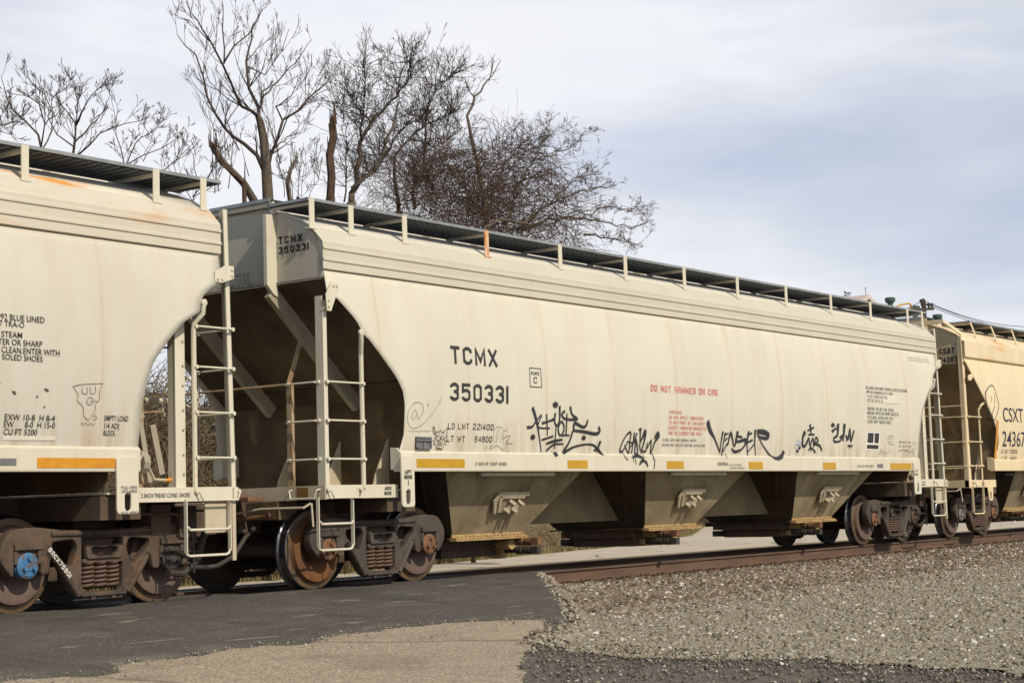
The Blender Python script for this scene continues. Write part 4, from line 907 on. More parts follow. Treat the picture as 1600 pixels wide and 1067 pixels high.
# graffiti
G1 = [(12,[(945,612,18),(965,680,16),(985,780,9),(1003,915,6)]),(9,[(908,745,14),(940,740,10),(968,700,8),(1004,655,6)]),(7,[(1005,665),(982,742),(1062,750)]),(9,[(1040,655,10),(1046,800,6)]),(9,[(1010,716,12),(1050,704,8),(1092,688,14)]),
      (9,[(1100,648,12),(1096,705,9),(1112,733,9),(1130,690,9),(1131,600,14)]),(17,[(1101,588,26)]),(20,[(944,812,22)]),(18,[(1298,817,20)]),(16,[(1095,930,20)]),(7,[(1107,735),(1095,890)]),(9,[(1140,705),(1121,750),(1130,797),(1150,790),(1162,745),(1150,708),(1140,705)]),
      (8,[(1182,650),(1175,800)]),(7,[(1146,803),(1170,798),(1197,801)]),(10,[(1165,632,12),(1146,655),(1160,680),(1200,690),(1250,685,14),(1218,655,9),(1205,605,14)]),(12,[(1325,695,10),(1315,730),(1290,742),(1236,715,14),(1228,765,10)]),
      (13,[(1225,765,9),(1300,775),(1380,790,15),(1408,772),(1402,745,14)]),(10,[(1222,770),(1195,850),(1156,918,14),(1230,880,9),(1320,862,8),(1375,875,10),(1420,930,12),(1398,890),(1412,845,16)]),(11,[(1370,905,9),(1392,900,14),(1418,925,9)]),
      (9,[(1008,832,9),(1085,806,9)]),(10,[(1040,858),(1090,840,12),(1148,830,10)]),(9,[(1040,905,11),(1090,864,9),(1155,860,7)])]
side_strokes(MID, G1, SPRAY, 'graffiti', org=(620,500), sc=4.447, alpha=True)
G2 = [(9,[(240,610,13),(205,640,9),(163,720),(152,775,12),(182,760),(218,690,7)]),(8,[(245,622,11),(236,690),(226,782,9),(208,762),(190,720,6)]),(8,[(215,690),(266,698,7),(292,622,12)]),(8,[(272,618,10),(263,700),(248,790,7)]),(10,[(240,735,7),(282,690),(275,780,9),(298,790),(291,690,10),(276,655,7)]),
      (8,[(322,604,11),(320,690,7)]),(14,[(322,590,16)]),(9,[(332,792,6),(316,720,8),(345,645,14),(362,612,26),(356,680,12),(335,760,9),(366,770,10),(382,700,7)]),(9,[(381,745,7),(412,680,9),(406,792,7),(440,700,10),(471,645,26),(464,622,18),(440,662,9)]),
      (6,[(420,792),(415,830),(425,852),(420,918)]),(5,[(175,770),(177,815),(202,845)]),(9,[(236,822,6),(290,808,18),(330,842,8),(300,882,7),(312,850,8),(350,860,14),(366,898,9)]),(5,[(335,800),(338,830)]),(5,[(268,800),(270,880)]),(5,[(250,800),(250,858)])]
side_strokes(MID, G2, SPRAY, 'graffiti', org=(940,560), sc=5.333, alpha=True)
G3 = [(20,[(886,535,34),(904,600,30),(940,665,14),(985,780,9)]),(9,[(985,780,8),(995,700,10),(1010,612,16)]),(9,[(1030,620,14),(1016,700,9),(998,806,8)]),(9,[(1030,635,10),(1055,622,8)]),(8,[(1015,692),(1048,662)]),(8,[(1000,790),(1050,702,10)]),(10,[(1050,722,9),(1076,620,18),(1105,732,9),(1132,612,22)]),
      (12,[(1170,655,9),(1128,650,14),(1124,692,12),(1202,678,20),(1172,750,10),(1110,776,16),(1084,750,10)]),(10,[(1225,610,18),(1211,710,10),(1216,805,6)]),(9,[(1216,640),(1252,620,11)]),(9,[(1210,702),(1256,678,12)]),(9,[(1214,782,7),(1272,712,9)]),
      (11,[(1280,600,20),(1276,700,10),(1282,806,5)]),(18,[(1300,606,20),(1345,612,28),(1388,632,24),(1376,664,18),(1310,650,12),(1302,612,14)]),(9,[(1312,662,6),(1350,732,7),(1412,815,10),(1462,830,20),(1500,806,20),(1515,778,26)]),(4,[(1030,790),(1028,830)])]
side_strokes(MID, G3, SPRAY, 'graffiti', org=(940,560), sc=5.333, alpha=True)
G4 = [(12,[(700,512,22),(686,545,16),(684,600,14),(702,606,12),(722,572,8)]),(9,[(708,590),(728,552),(736,602),(756,552),(762,606),(776,548),(792,572),(766,592),(800,602,12),(818,638,10)]),(9,[(736,462,16),(744,522,9)]),(8,[(720,500),(762,478,9)]),(8,[(726,528),(766,526)]),(7,[(724,636),(742,618),(768,640)]),(9,[(738,606),(742,640)]),(9,[(648,642,12)]),(9,[(662,620,12)]),(9,[(768,648,10)])]
side_strokes(MID, G4, SPRAY, 'graffiti', org=(1100,560), sc=4.444, alpha=True)
G5 = [(10,[(895,462,18)]),(10,[(911,488,12)]),(9,[(895,502,14)]),(12,[(930,462,24),(926,530,14),(902,552,10),(906,576,10),(944,572,9),(962,534,8),(944,548)]),(12,[(975,462,24),(964,570,10)]),(9,[(984,532),(1000,560),(1012,498,14),(1020,572),(1040,502,12)]),(8,[(990,570),(1008,520)]),(7,[(998,604),(1030,606)]),(6,[(1012,608),(1010,622)])]
side_strokes(MID, G5, SPRAY, 'graffiti', org=(1100,560), sc=4.444, alpha=True)
# pencil drawings
side_strokes(MID, [(3.4,[(315,530),(258,635),(180,722),(112,750),(78,710),(80,640),(110,585),(155,570),(184,602),(176,650),(152,685),(140,655),(130,622),(106,660),(114,690),(140,655)]),(3,[(215,582),(222,575),(218,600),(214,582)]),(3,[(300,570),(304,580)]),(2.6,[(75,770),(90,764),(110,772),(130,766),(150,773),(180,765),(210,772),(238,764)])], PENCIL, 'pencil_drawing', org=(620,500), sc=4.447)
side_strokes(MID, [(5,[(268,800),(252,770),(256,738),(272,790)]),(5,[(322,790),(338,762),(356,752),(336,820)]),(4,[(275,790),(262,830),(268,870),(290,892),(315,890),(330,850),(325,800)]),(5,[(292,800),(272,812),(282,838),(302,828),(300,806)]),(5,[(318,800),(306,815),(318,832),(328,815)]),(4,[(280,858),(300,848),(316,858),(296,868),(280,858)]),(4,[(266,885),(275,900),(292,888),(308,900),(316,886)]),(4,[(272,785),(282,770),(292,780),(304,764),(312,780),(325,775)]),(4,[(252,835),(262,845),(254,858),(264,868)]),(4,[(336,835),(346,845),(338,858),(344,868)])], BLACKL, 'pencil_drawing', org=(620,500), sc=4.447)
side_strokes(MID, [(3,[(680,850),(672,790),(690,745),(722,740),(740,760)]),(3,[(690,850),(705,770),(720,748)]),(3,[(700,830),(735,775),(770,760)]),(3,[(715,850),(740,790),(735,860)]),(4,[(735,820),(790,800),(760,850),(805,856)]),(3,[(760,870),(775,820),(765,900),(785,915)]),(3,[(640,890),(655,865),(650,895),(668,860)]),(4,[(655,895),(690,870),(720,885),(745,905)]),(3,[(612,910),(620,870),(630,895)])], PENCIL, 'pencil_drawing', org=(620,500), sc=4.447)
side_strokes(MID, [(3,[(1275,560),(1282,540),(1312,538),(1310,565),(1290,580),(1275,560)]),(3,[(1282,555),(1304,552)]),(3,[(1278,596),(1292,588),(1300,598),(1322,590)]),(3,[(1190,684),(1215,660),(1235,628),(1222,668)]),(3,[(1240,632),(1240,664),(1256,640),(1260,668),(1292,630),(1290,668)]),(3,[(1395,676),(1420,640),(1440,600),(1465,585),(1470,620),(1445,655)]),(3,[(1420,660),(1450,630),(1460,680),(1435,640),(1410,680)])], PENCIL, 'pencil_drawing', org=(1100,560), sc=4.444)
BLUEL = mat('blue_marker', (.12, .22, .5), (.2, .3, .55), scale=12)
side_strokes(MID, [(3.4,[(655,560),(665,580),(676,602)]),(3.4,[(676,602),(660,630),(648,650)]),(3.4,[(648,650),(638,630),(628,608)]),(3.4,[(628,608),(640,585),(655,560)]),(5,[(640,608),(652,592),(664,606)]),(4,[(642,602),(664,600)])], BLUEL, 'blue_stamp', org=(1100,560), sc=4.444)
# end sheet lettering of the mid car (faces the left car)
def end_text(car, X, s, p0, p1, hpx, m, sw=.27):
    a = at(*p0, 0, X); b = at(*p1, 0, X); t = at(p0[0], p0[1]-hpx, 0, X); Wd = a[1]-b[1]; H = t[2]-a[2]; vs, fs = stroke_text(s, Wd, H, sw*H)
    k = MB(); k.add([(X-car.cx, a[1]-u, (a[2]+b[2])/2+v) for u, v in vs], fs); return k.build('lettering', m, car.endL, recalc=False)
XE = 13.73
end_text(MID, XE, 'TCMX', (435,382.3), (472,376.7), 12, BLACKL); end_text(MID, XE, '350331', (435,398.3), (481.6,389.6), 11.5, BLACKL)
for s_, p0, p1 in (('FRG 7 OC D-5',(348,437),(389,431.5)),('7 .C D-5',(370,443),(389,440)),('CO WGT NEW CL C WHLS',(340,454),(396,446.5))): end_text(MID, XE, s_, p0, p1, 5, BLACKL, .14)
side_text(MID, 'LIFT', (632.5,739.5), (643,739.8), 6, BLACKL, .2, flat=-1.5965); side_text(MID, 'HERE', (631.8,747.5), (644,747.8), 6, BLACKL, .2, flat=-1.5965); side_text(MID, 'I', (637,757.5), (639,757.5), 8, BLACKL, .16, flat=-1.5965)
side_text(MID, 'JACK', (600.5,764.8), (611.5,765), 5.5, BLACKL, .18, flat=-1.478); side_text(MID, 'HERE', (600.5,772.6), (611.5,772.8), 5.5, BLACKL, .18, flat=-1.478)
side_text(MID, 'LIFT', (1429,737), (1434.5,737.2), 3.4, BLACKL, .18, flat=-1.5965); side_text(MID, 'HERE', (1429,742.4), (1434.5,742.6), 3.4, BLACKL, .18, flat=-1.5965)
side_text(MID, 'JACK', (1440,754), (1446,754.2), 3, BLACKL, .18, flat=-1.478); side_text(MID, 'HERE', (1440,758.4), (1446,758.6), 3, BLACKL, .18, flat=-1.478)
# left car
F = dict(font=True, bold=.003)
for s_, a, b, y, h_ in (('992 BLUE LINED',-4,69.5,501,9.6),('7 TRA-O',-1,38,510.4,9),('STEAM',2,34.5,527,9.2),('TER OR SHARP',-3,66,539.4,9.4),('CLEAN.ENTER WITH',2,93,552.6,9.6),('SOLED SHOES',3,66.5,562.8,9)):
    side_text(LEFT, s_, (a,y), (b,y+(b-a)*.018), h_, BLACKL, **F)
for s_, a, b, y in (('EXW 10-8  H 8-4',6.8,85.5,656.6),('EW      8-0  H 15-0',5.6,85.5,667.6),('CU FT 5200',5,57.5,679)): side_text(LEFT, s_, (a,y), (b,y+.6), 9.4, BLACKL, **F)
for s_, a, b, y in (('EMPTY LOAD',163,200,657.4),('1/4 ADJ',162.4,185.6,669),('BLOCK',161.3,180,680.2)): side_text(LEFT, s_, (a,y), (b,y+.5), 8.4, BLACKL, font=True, bold=.004)
px_quad(LEFT, [(3.8,680.3),(86,681),(86,688),(3.8,687.5)], PATCH, 'paint_patch')
sill_rect(LEFT, 58, 180, 715.2, 731, OTAPE, 'reflective_tape'); sill_rect(LEFT, -6, 25.5, 716, 727, TAG, 'tag_plate')
for s_, a, b, y in (('PULL HERE',189.4,214.2,763),('LIFT HERE',190,214,769),('JACK HERE',188.2,213.6,802.6)): side_text(LEFT, s_, (a,y), (b,y-.1), 4.3, BLACKL, font=True, flat=-1.5965, bold=.003)
side_text(LEFT, '2 INCH TREAD COND. SHOES', (220.5,777.4), (296.5,775.8), 6.6, BLACKL, font=True, flat=-1.478, bold=.003)
side_strokes(LEFT, [(3,[(303,115),(345,107),(390,105),(428,103)]),(3,[(304,116),(325,150),(322,175),(345,200),(350,240),(368,258)]),(3,[(428,104),(414,140),(414,170),(398,190),(396,215),(380,240),(368,258)]),(3,[(345,115),(342,140),(362,146),(362,118)]),(3,[(375,116),(378,146),(398,140),(396,115)]),(3,[(362,172),(376,160),(390,176),(378,192),(362,186),(362,172)]),(2.6,[(372,178),(412,176)]),(2.6,[(385,245),(395,235),(402,250),(388,255)]),(2.6,[(335,275),(340,266),(348,276),(356,266),(364,276),(376,268),(384,276),(396,268)])], PENCIL, 'pencil_drawing', org=(0,560), sc=2.667)
side_strokes(LEFT, [(8,[(50,136,5),(60,142,12),(64,150,6)]),(8,[(185,126,5),(196,131,10),(202,136,4)]),(6,[(155,158,8)]),(5,[(184,201,7)]),(4,[(0,99),(2,101)])], DBROWN, 'chip_mark', org=(0,560), sc=2.667)
# white stencil on the left side frame
def frame_text(car, s, p0, p1, h, m, y=-1.128):
    a = at(*p0, 1, y); b = at(*p1, 1, y); d = Vector((b[0]-a[0], b[2]-a[2])); u = d.normalized(); v = Vector((-u.y, u.x))
    vs, fs = stroke_text(s, d.length, h, .18*h); k = MB()
    k.add([(a[0]+u.x*p+v.x*q_-car.cx, y, a[2]+u.y*p+v.y*q_) for p, q_ in vs], fs); return k.build('lettering', m, car.root, recalc=False)
frame_text(LEFT, 'GACX75601', (75,859.5), (108,903), .046, WHITEP)
# right car
side_text(RIGHT, 'CSXT', (1567.8,658.5), (1599,660), 22, NAVYL, font=True, bold=.004)
side_text(RIGHT, '243675', (1566,697), (1608,698), 23.5, NAVYL, font=True, bold=.004)
side_text(RIGHT, 'LD LMT 232000', (1564,707.6), (1589,708.2), 6, BLACKL, .13); side_text(RIGHT, 'LT WT  54000', (1563,719), (1587.6,719.6), 6, BLACKL, .13)
side_text(RIGHT, '2 INCH TREAD COND SHOES', (1571,742.4), (1591,742.6), 3.2, BLACKL, .16, flat=-1.5695)
px_quad(RIGHT, [(1557,656),(1560.5,656.4),(1555.6,723.6),(1552.4,723.4)], OTAPE, 'reflective_tape')
side_strokes(RIGHT, [(6,[(752,545,8),(765,520,5),(785,508,5),(800,535,4),(812,580,4),(818,610,4),(805,660,4),(795,680,5),(785,650,4),(800,605,4)]),(8,[(752,545,10),(758,600,6),(768,640,10)]),(3,[(780,560),(782,590)]),(3,[(795,545),(798,600)]),(4,[(770,650,9),(785,668,5)]),(3,[(790,680),(803,712)])], NAVYL, 'drawn_figure', org=(1300,440), sc=3.137)
XE = 32.335
end_text(RIGHT, XE, 'CSXT', (1467.5,554.5), (1491.5,551), 9.2, BLACKL, .22); end_text(RIGHT, XE, '243675', (1467.5,568.2), (1502,563.8), 9.2, BLACKL, .22)

# ------------------------------------------------------------------ ground
def za(y): return float(np.interp(-y, [-60,-5,-3,-1.7,-.6,.8,2,5,6.5,9,13,20,60], [-.45,-.45,-.25,-.1,-.03,-.012,-.03,-.18,-.29,-.43,-.62,-.8,-1.0]))
def zb(y): return float(np.interp(-y, [-60,-5,-2.6,-1.6,.8,1.4,3,5,6.5,9,13,20,60], [-.45,-.45,-.25,-.22,-.225,-.21,-.34,-.33,-.34,-.43,-.62,-.8,-1.0]))
EDGE = [(18.75,-.55),(18.7,-.77),(16.23,-2.79),(14.06,-4.53),(13.12,-5.21),(11.8,-5.75),(11.34,-5.98),(11.2,-6.51),(11.18,-7.04),(11.4,-7.53),(12.0,-8.18),(12.14,-8.92),(12.11,-9.82),(12.1,-40)]
def edge_x(y):
    if y > -.55: return 18.75
    ys = [-p[1] for p in EDGE]; return float(np.interp(-y, ys, [p[0] for p in EDGE]))
def gz(x, y):
    t = min(1, max(0, (x-(edge_x(y)-.1))/.5)); t = t*t*(3-2*t)
    return za(y)*(1-t)+zb(y)*t
def smooth_noise(x, y): return math.sin(x*1.7+y*.6)*.5+math.sin(x*.63-y*1.31+2)*.5
def sheet(name, xs, ys, m, dz=0, f=gz, inside=None):
    k = MB(); nx, ny = len(xs), len(ys)
    k.v = [(x, y, f(x, y)+dz) for y in ys for x in xs]
    for i in range(ny-1):
        for j in range(nx-1):
            if inside and not inside((xs[j]+xs[j+1])/2, (ys[i]+ys[i+1])/2): continue
            a = i*nx+j; k.f.append((a, a+1, a+nx+1, a+nx)); k.mi.append(0)
    o = k.build(name, m, smooth=True, recalc=False); return tag(o, kind='structure')
def speckle(m, scale, cols, amount=.8, rnd=True):
    "fine aggregate: every Voronoi cell its own stone colour"
    nt = m.node_tree; b = nt.nodes['Principled BSDF']; old = b.inputs['Base Color'].links[0].from_socket
    tc = N(nt, 'ShaderNodeTexCoord'); vo = N(nt, 'ShaderNodeTexVoronoi', i_Scale=scale); nt.links.new(tc.outputs['Object'], vo.inputs['Vector'])
    sp = N(nt, 'ShaderNodeSeparateColor'); nt.links.new(vo.outputs['Color'], sp.inputs[0])
    c = ramp(nt, sp.outputs[0], cols); mx = N(nt, 'ShaderNodeMixRGB'); mx.inputs[0].default_value = amount
    nt.links.new(old, mx.inputs[1]); nt.links.new(c, mx.inputs[2]); nt.links.new(mx.outputs[0], b.inputs['Base Color'])
    bp = N(nt, 'ShaderNodeBump', i_Strength=.5, i_Distance=.008); nt.links.new(vo.outputs['Distance'], bp.inputs['Height']); bp.invert = True
    nt.links.new(bp.outputs[0], b.inputs['Normal'])
OLDP = mat('old_pavement', (.31, .258, .193), (.26, .214, .16), scale=1.2, rough=.9, spec=.15)
speckle(OLDP, 75, [(0, (.12, .10, .075)), (.3, (.26, .212, .158)), (.7, (.34, .278, .204)), (.95, (.50, .43, .31)), (1, (.55, .5, .4))], .75)
ASPH = mat('fresh_asphalt', (.088, .078, .068), (.066, .059, .053), scale=1.1, rough=.85, spec=.25)
speckle(ASPH, 95, [(0, (.05, .045, .04)), (.8, (.09, .08, .07)), (.955, (.12, .106, .09)), (.985, (.34, .3, .23))], .7)
layer(ASPH, (.05, .045, .041), noise_fac(1.3, [(.52, 0), (.66, .55)], (1.5, .25, 1), 4, (2, 5, 0)))
layer(ASPH, (.04, .036, .033), noise_fac(.55, [(.55, 0), (.72, .6)], (1, 1, 1), 5, (9, 4, 0)))
layer(ASPH, (.27, .235, .175), noise_fac(1.9, [(.60, 0), (.66, .7)], (.5, 1.9, 1), 9, (1, 7, 0), .7))
layer(ASPH, (.14, .123, .10), noise_fac(.9, [(.52, 0), (.70, .6)], (.9, 2.2, 1), 8, (5, 2, 0)))
FINES = mat('dark_gravel_fines', (.125, .111, .096), (.10, .089, .078), scale=1.6, rough=.95, spec=.1)
speckle(FINES, 70, [(0, (.075, .067, .06)), (.7, (.125, .111, .096)), (.93, (.17, .15, .12)), (1, (.35, .32, .26))], .8)
layer(FINES, (.16, .142, .105), noise_fac(1.6, [(.54, 0), (.66, .6)], (1, 1, 1), 7))
BALL = mat('ballast', (.26, .237, .187), (.19, .172, .135), scale=1.5, rough=.95, spec=.1)
speckle(BALL, 48, [(0, (.11, .098, .076)), (.35, (.23, .205, .152)), (.8, (.30, .268, .20)), (.97, (.34, .31, .24)), (1, (.6, .57, .5))], .85)
layer(BALL, (.10, .09, .075), noise_fac(.7, [(.56, 0), (.68, .8)], (.6, 1.4, 1), 7))
DIRT = mat('dry_verge', (.24, .19, .115), (.15, .12, .07), scale=1.4, rough=1, spec=.05, bump=.6, bscale=25)
layer(DIRT, (.10, .115, .035), noise_fac(.8, [(.56, 0), (.68, .6)]))
ROAD = mat('pale_road', (.50, .44, .34), (.43, .375, .29), scale=.8, rough=.9, spec=.15)
speckle(ROAD, 45, [(0, (.34, .295, .225)), (.5, (.48, .42, .33)), (1, (.60, .54, .43))], .5)
def crack(nt):
    tc = N(nt, 'ShaderNodeTexCoord'); no = N(nt, 'ShaderNodeTexNoise', i_Scale=.9, i_Detail=5); nt.links.new(tc.outputs['Object'], no.inputs['Vector'])
    mx = N(nt, 'ShaderNodeMixRGB'); mx.inputs[0].default_value = .35; nt.links.new(tc.outputs['Object'], mx.inputs[1]); nt.links.new(no.outputs['Color'], mx.inputs[2])
    vo = N(nt, 'ShaderNodeTexVoronoi', feature='DISTANCE_TO_EDGE', i_Scale=.42); nt.links.new(mx.outputs[0], vo.inputs['Vector'])
    return ramp(nt, vo.outputs['Distance'], [(.004, .9), (.014, 0)])
layer(ROAD, (.10, .09, .075), lambda nt: crack(nt))
layer(OLDP, (.10, .085, .065), lambda nt: math_n(nt, 'MULTIPLY', crack(nt), .6))
layer(OLDP, (.16, .135, .10), noise_fac(.8, [(.54, 0), (.7, .6)], (1, 1.6, 1), 8))
def axis(*segs):
    out = []
    for a, b, st in segs: out += list(np.arange(a, b-1e-6, st))
    return out+[segs[-1][1]]
# one ground sheet to the horizon; the near part follows the crossing's hump and the ballast shoulder
def gfar(x, y): return gz(x, y)-.012
gx = axis((-400,-20,38),(-20,5,2.5),(5,22,.25),(22,60,2),(60,400,34)); gy = axis((-60,-20,8),(-20,-10,1),(-10,-.4,.2),(-.4,3.2,.2),(3.2,60,8),(60,400,34))
sheet('ground', gx, gy, DIRT, 0, lambda x, y: gz(x, y)-.03)
def pave_x(y): return float(np.interp(-y, [0,4.98,5.3,5.8,6.23,6.78,7.31,9,30], [12.85,12.85,12.56,11.7,10.96,10.13,9.36,6.9,-22]))+.05*math.sin(y*6)+.03*math.sin(y*17)
k = MB(); xs_ = axis((-20,5,1),(5,13.2,.15)); ys_ = axis((-29,-12,1),(-12,-.9,.08))
k.v = [(min(x, pave_x(y)), y, gz(min(x, pave_x(y)), y)-.008) for y in ys_ for x in xs_]
n_ = len(xs_); k.f = [(i*n_+j, i*n_+j+1, (i+1)*n_+j+1, (i+1)*n_+j) for i in range(len(ys_)-1) for j in range(n_-1) if xs_[j] < pave_x(ys_[i]) or xs_[j] < pave_x(ys_[i+1])]; k.mi = [0]*len(k.f)
tag(k.build('old_pavement', OLDP, smooth=True, recalc=False), kind='structure')
# fresh asphalt over the crossing with a ragged near edge
NEAR = [(-20,-4.4),(3,-4.6),(6.97,-4.85),(7.39,-5.0),(7.66,-5.13),(7.85,-5.05),(7.97,-4.9),(8.05,-4.74),(8.39,-4.77),(8.83,-4.76),(9.28,-4.63),(9.68,-4.62),(9.85,-4.87),(10.1,-4.75),(10.36,-4.57),(10.81,-4.56),(11.32,-4.53),(12.01,-4.57),(12.56,-4.77),(12.85,-4.98),(13.0,-5.25)]
def near_y(x): return float(np.interp(x, [p[0] for p in NEAR], [p[1] for p in NEAR]))+.02*math.sin(x*9)+.022*math.sin(x*23+1)+.016*math.sin(x*51)+.012*math.sin(x*97)
def asphalt(name, y0f, y1, x0, x1, dz, fx=None):
    k = MB(); xs = axis((x0, 5, 1), (5, x1, .06)); n = 26
    for x in xs:
        a, b = y0f(x), y1
        for i in range(n+1):
            t = i/n; y = a+(b-a)*t; X = x
            if fx: X = min(x, fx(y))
            e = min(1, (y-a)/.12)
            k.v.append((X, y, za(y)+dz*e-.02*(1-e)+.004*smooth_noise(X*2, y*2)))
    for i in range(len(xs)-1):
        for j in range(n):
            A = i*(n+1)+j; k.f.append((A, A+n+1, A+n+2, A+1)); k.mi.append(0)
    return tag(k.build(name, ASPH, smooth=True, recalc=False), kind='structure')
def ax_edge(y): return edge_x(y)+.06*math.sin(y*7)+.05*math.sin(y*17+1)+.10
asphalt('crossing_asphalt', lambda x: min(near_y(min(x, 13)) if x < 13 else max(-5.3, float(np.interp(x, [13,14.06,16.23,18.7,18.9], [-5.25,-4.5,-2.75,-.8,-.8]))), -.80), -.795, -20, 18.7, .022, ax_edge)
# between and behind the rails at the crossing
k = MB(); k.box(-20, 18.4, -.64, .64, -.25, -.035); k.box(-20, 18.4, .80, 1.7, -.25, -.02); tag(k.build('crossing_deck', ASPH), kind='structure')
# dark fines low on the right and the ballast bed
sheet('gravel_fines', axis((-18,5,1),(5,22,.25),(22,60,2)), axis((-30,-11,1),(-11,-4.3,.2)), FINES, -.018, gz, lambda x, y: x > pave_x(y)-.6)
bi = lambda x, y: x > edge_x(y)+.02+(.12*math.sin(x*1.1+y*3.9)+.10*math.sin(y*9.1) if y < -5.6 else 0)
sheet('ballast_bed', axis((12.2,24,.12),(24,150,1.5)), axis((-14,-10,.5),(-10,-.72,.12),(-.72,3.0,.2)), BALL, .008, gz, bi)
# road behind the track and the verge beyond it
k = MB(); rp = [(-30,5.0),(160,5.0),(400,5.5),(400,150)]+[(x*1.169, (y+14.29)*1.169-14.29) for x, y in [(150,70),(105,46),(75,29.5),(50,15.6),(38.3,10.95),(27.64,8.43),(21.5,6.9),(-30,5.6)]]
k.add([(x, y, -.442) for x, y in rp], [tuple(range(len(rp)))]); tag(k.build('road', ROAD, recalc=False), kind='structure')

# stones: real ones over the ballast, each its own shade
def stones(name, pts, sizes, m, flat=.7):
    n = len(pts)
    base = np.array([(-1,-1,-1),(1,-1,-1),(1,1,-1),(-1,1,-1),(-1,-1,1),(1,-1,1),(1,1,1),(-1,1,1)])*.72
    fc = np.array([(0,2,1),(0,3,2),(4,5,6),(4,6,7),(0,1,5),(0,5,4),(1,2,6),(1,6,5),(2,3,7),(2,7,6),(3,0,4),(3,4,7)])
    V = base[None]*(.45+.75*rng.random((n,8,1)))+.35*(rng.random((n,8,3))-.5)
    V = V*(.5+.95*rng.random((n,1,3)))
    a = rng.random((n,3))*2*PI
    def rot(V, ang, i, j):
        c, s_ = np.cos(ang)[:,None], np.sin(ang)[:,None]; A, B = V[:,:,i].copy(), V[:,:,j].copy(); V[:,:,i] = A*c-B*s_; V[:,:,j] = A*s_+B*c
    rot(V, a[:,0], 0, 1); rot(V, a[:,1]*.35, 0, 2); rot(V, a[:,2], 0, 1)
    V[:,:,2] *= flat
    V = V*sizes[:,None,None]+pts[:,None,:]
    me = bpy.data.meshes.new(name); V = V.reshape(-1,3); Fc = (fc[None]+8*np.arange(n)[:,None,None]).reshape(-1)
    me.vertices.add(len(V)); me.vertices.foreach_set('co', V.ravel().astype(np.float32))
    me.loops.add(len(Fc)); me.loops.foreach_set('vertex_index', Fc.astype(np.int32))
    me.polygons.add(len(Fc)//3); me.polygons.foreach_set('loop_start', np.arange(0,len(Fc),3,dtype=np.int32)); me.polygons.foreach_set('loop_total', np.full(len(Fc)//3,3,dtype=np.int32))
    me.update(calc_edges=True)
    r_ = me.attributes.new('shade', 'FLOAT', 'POINT'); r_.data.foreach_set('value', np.repeat(rng.random(n),8).astype(np.float32))
    me.materials.append(m); o = bpy.data.objects.new(name, me); COL.objects.link(o); return tag(o, kind='stuff')
STONE = mat('ballast_stone', (.2, .17, .13), (.2, .17, .13), scale=40, rough=.9, spec=.15)
nt = STONE.node_tree; b_ = nt.nodes['Principled BSDF']; at_ = N(nt, 'ShaderNodeAttribute', attribute_name='shade')
c_ = ramp(nt, at_.outputs['Fac'], [(0, (.11, .096, .074)), (.15, (.20, .176, .13)), (.4, (.27, .24, .178)), (.62, (.31, .276, .206)), (.76, (.27, .21, .155)), (.84, (.22, .213, .20)), (.93, (.40, .37, .31)), (1, (.65, .62, .55))])
tcs = N(nt, 'ShaderNodeTexCoord'); nz_ = N(nt, 'ShaderNodeTexNoise', i_Scale=70, i_Detail=3); nt.links.new(tcs.outputs['Object'], nz_.inputs['Vector'])
mxs = N(nt, 'ShaderNodeMixRGB', blend_type='MULTIPLY'); mxs.inputs[0].default_value = .6; nt.links.new(c_, mxs.inputs[1]); nt.links.new(ramp(nt, nz_.outputs['Fac'], [(.3, .6), (.7, 1.15)]), mxs.inputs[2]); nt.links.new(mxs.outputs[0], b_.inputs['Base Color'])
def scatter(x0, x1, y0, y1, dens, keep, smin, smax):
    n = int((x1-x0)*(y1-y0)*dens); P = np.column_stack([rng.uniform(x0,x1,n), rng.uniform(y0,y1,n)])
    P = np.array([p for p in P if keep(p[0], p[1])]); s_ = smin+(smax-smin)*rng.random(len(P))**2
    z = np.array([gz(x, y) for x, y in P]); return np.column_stack([P, z+s_*.25]), s_
def vis(x, y):      # the wedge the camera can see, with a margin for a step aside
    return y > -.55*(x-8)-1.5+(-2) if False else True
def wedge(x, y): return (x-11.5) < (y+13.2)*2.35+1.5
fine = lambda x, y: bi(x, y) and wedge(x, y)
A = [scatter(10.8, 16, -10.5, -3.2, 1500, fine, .008, .021), scatter(16, 22, -8, -3.4, 1000, fine, .009, .023), scatter(22, 40, -6, -3.6, 450, fine, .012, .03),
     scatter(10.8, 24, -10.5, -.95, 60, fine, .018, .040), scatter(12.2, 20, -3.6, -.93, 620, fine, .016, .036), scatter(12.2, 20, -4.6, -3.2, 250, fine, .014, .03),
     scatter(20, 28, -3.9, -.93, 480, fine, .019, .04), scatter(28, 44, -3.6, -.93, 300, fine, .022, .045),
     scatter(18.9, 36, -.55, .6, 90, lambda x, y: True, .02, .04), scatter(18.9, 44, .85, 2.6, 60, lambda x, y: True, .02, .04)]
stones('pale_gravel', np.vstack([a for a, _ in A[:4]]), np.concatenate([b for _, b in A[:4]]), STONE)
RAILSTONE = STONE.copy(); RAILSTONE.name = 'rust_dusted_stone'
for el, c in zip([n for n in RAILSTONE.node_tree.nodes if n.type == 'VALTORGB' and len(n.color_ramp.elements) == 8][0].color_ramp.elements, ((.06,.048,.036),(.12,.095,.07),(.19,.155,.112),(.26,.22,.165),(.22,.14,.085),(.16,.15,.14),(.36,.32,.26),(.62,.58,.5))): el.color = (*c, 1)
stones('ballast_stones', np.vstack([a for a, _ in A[4:]]), np.concatenate([b for _, b in A[4:]]), RAILSTONE)
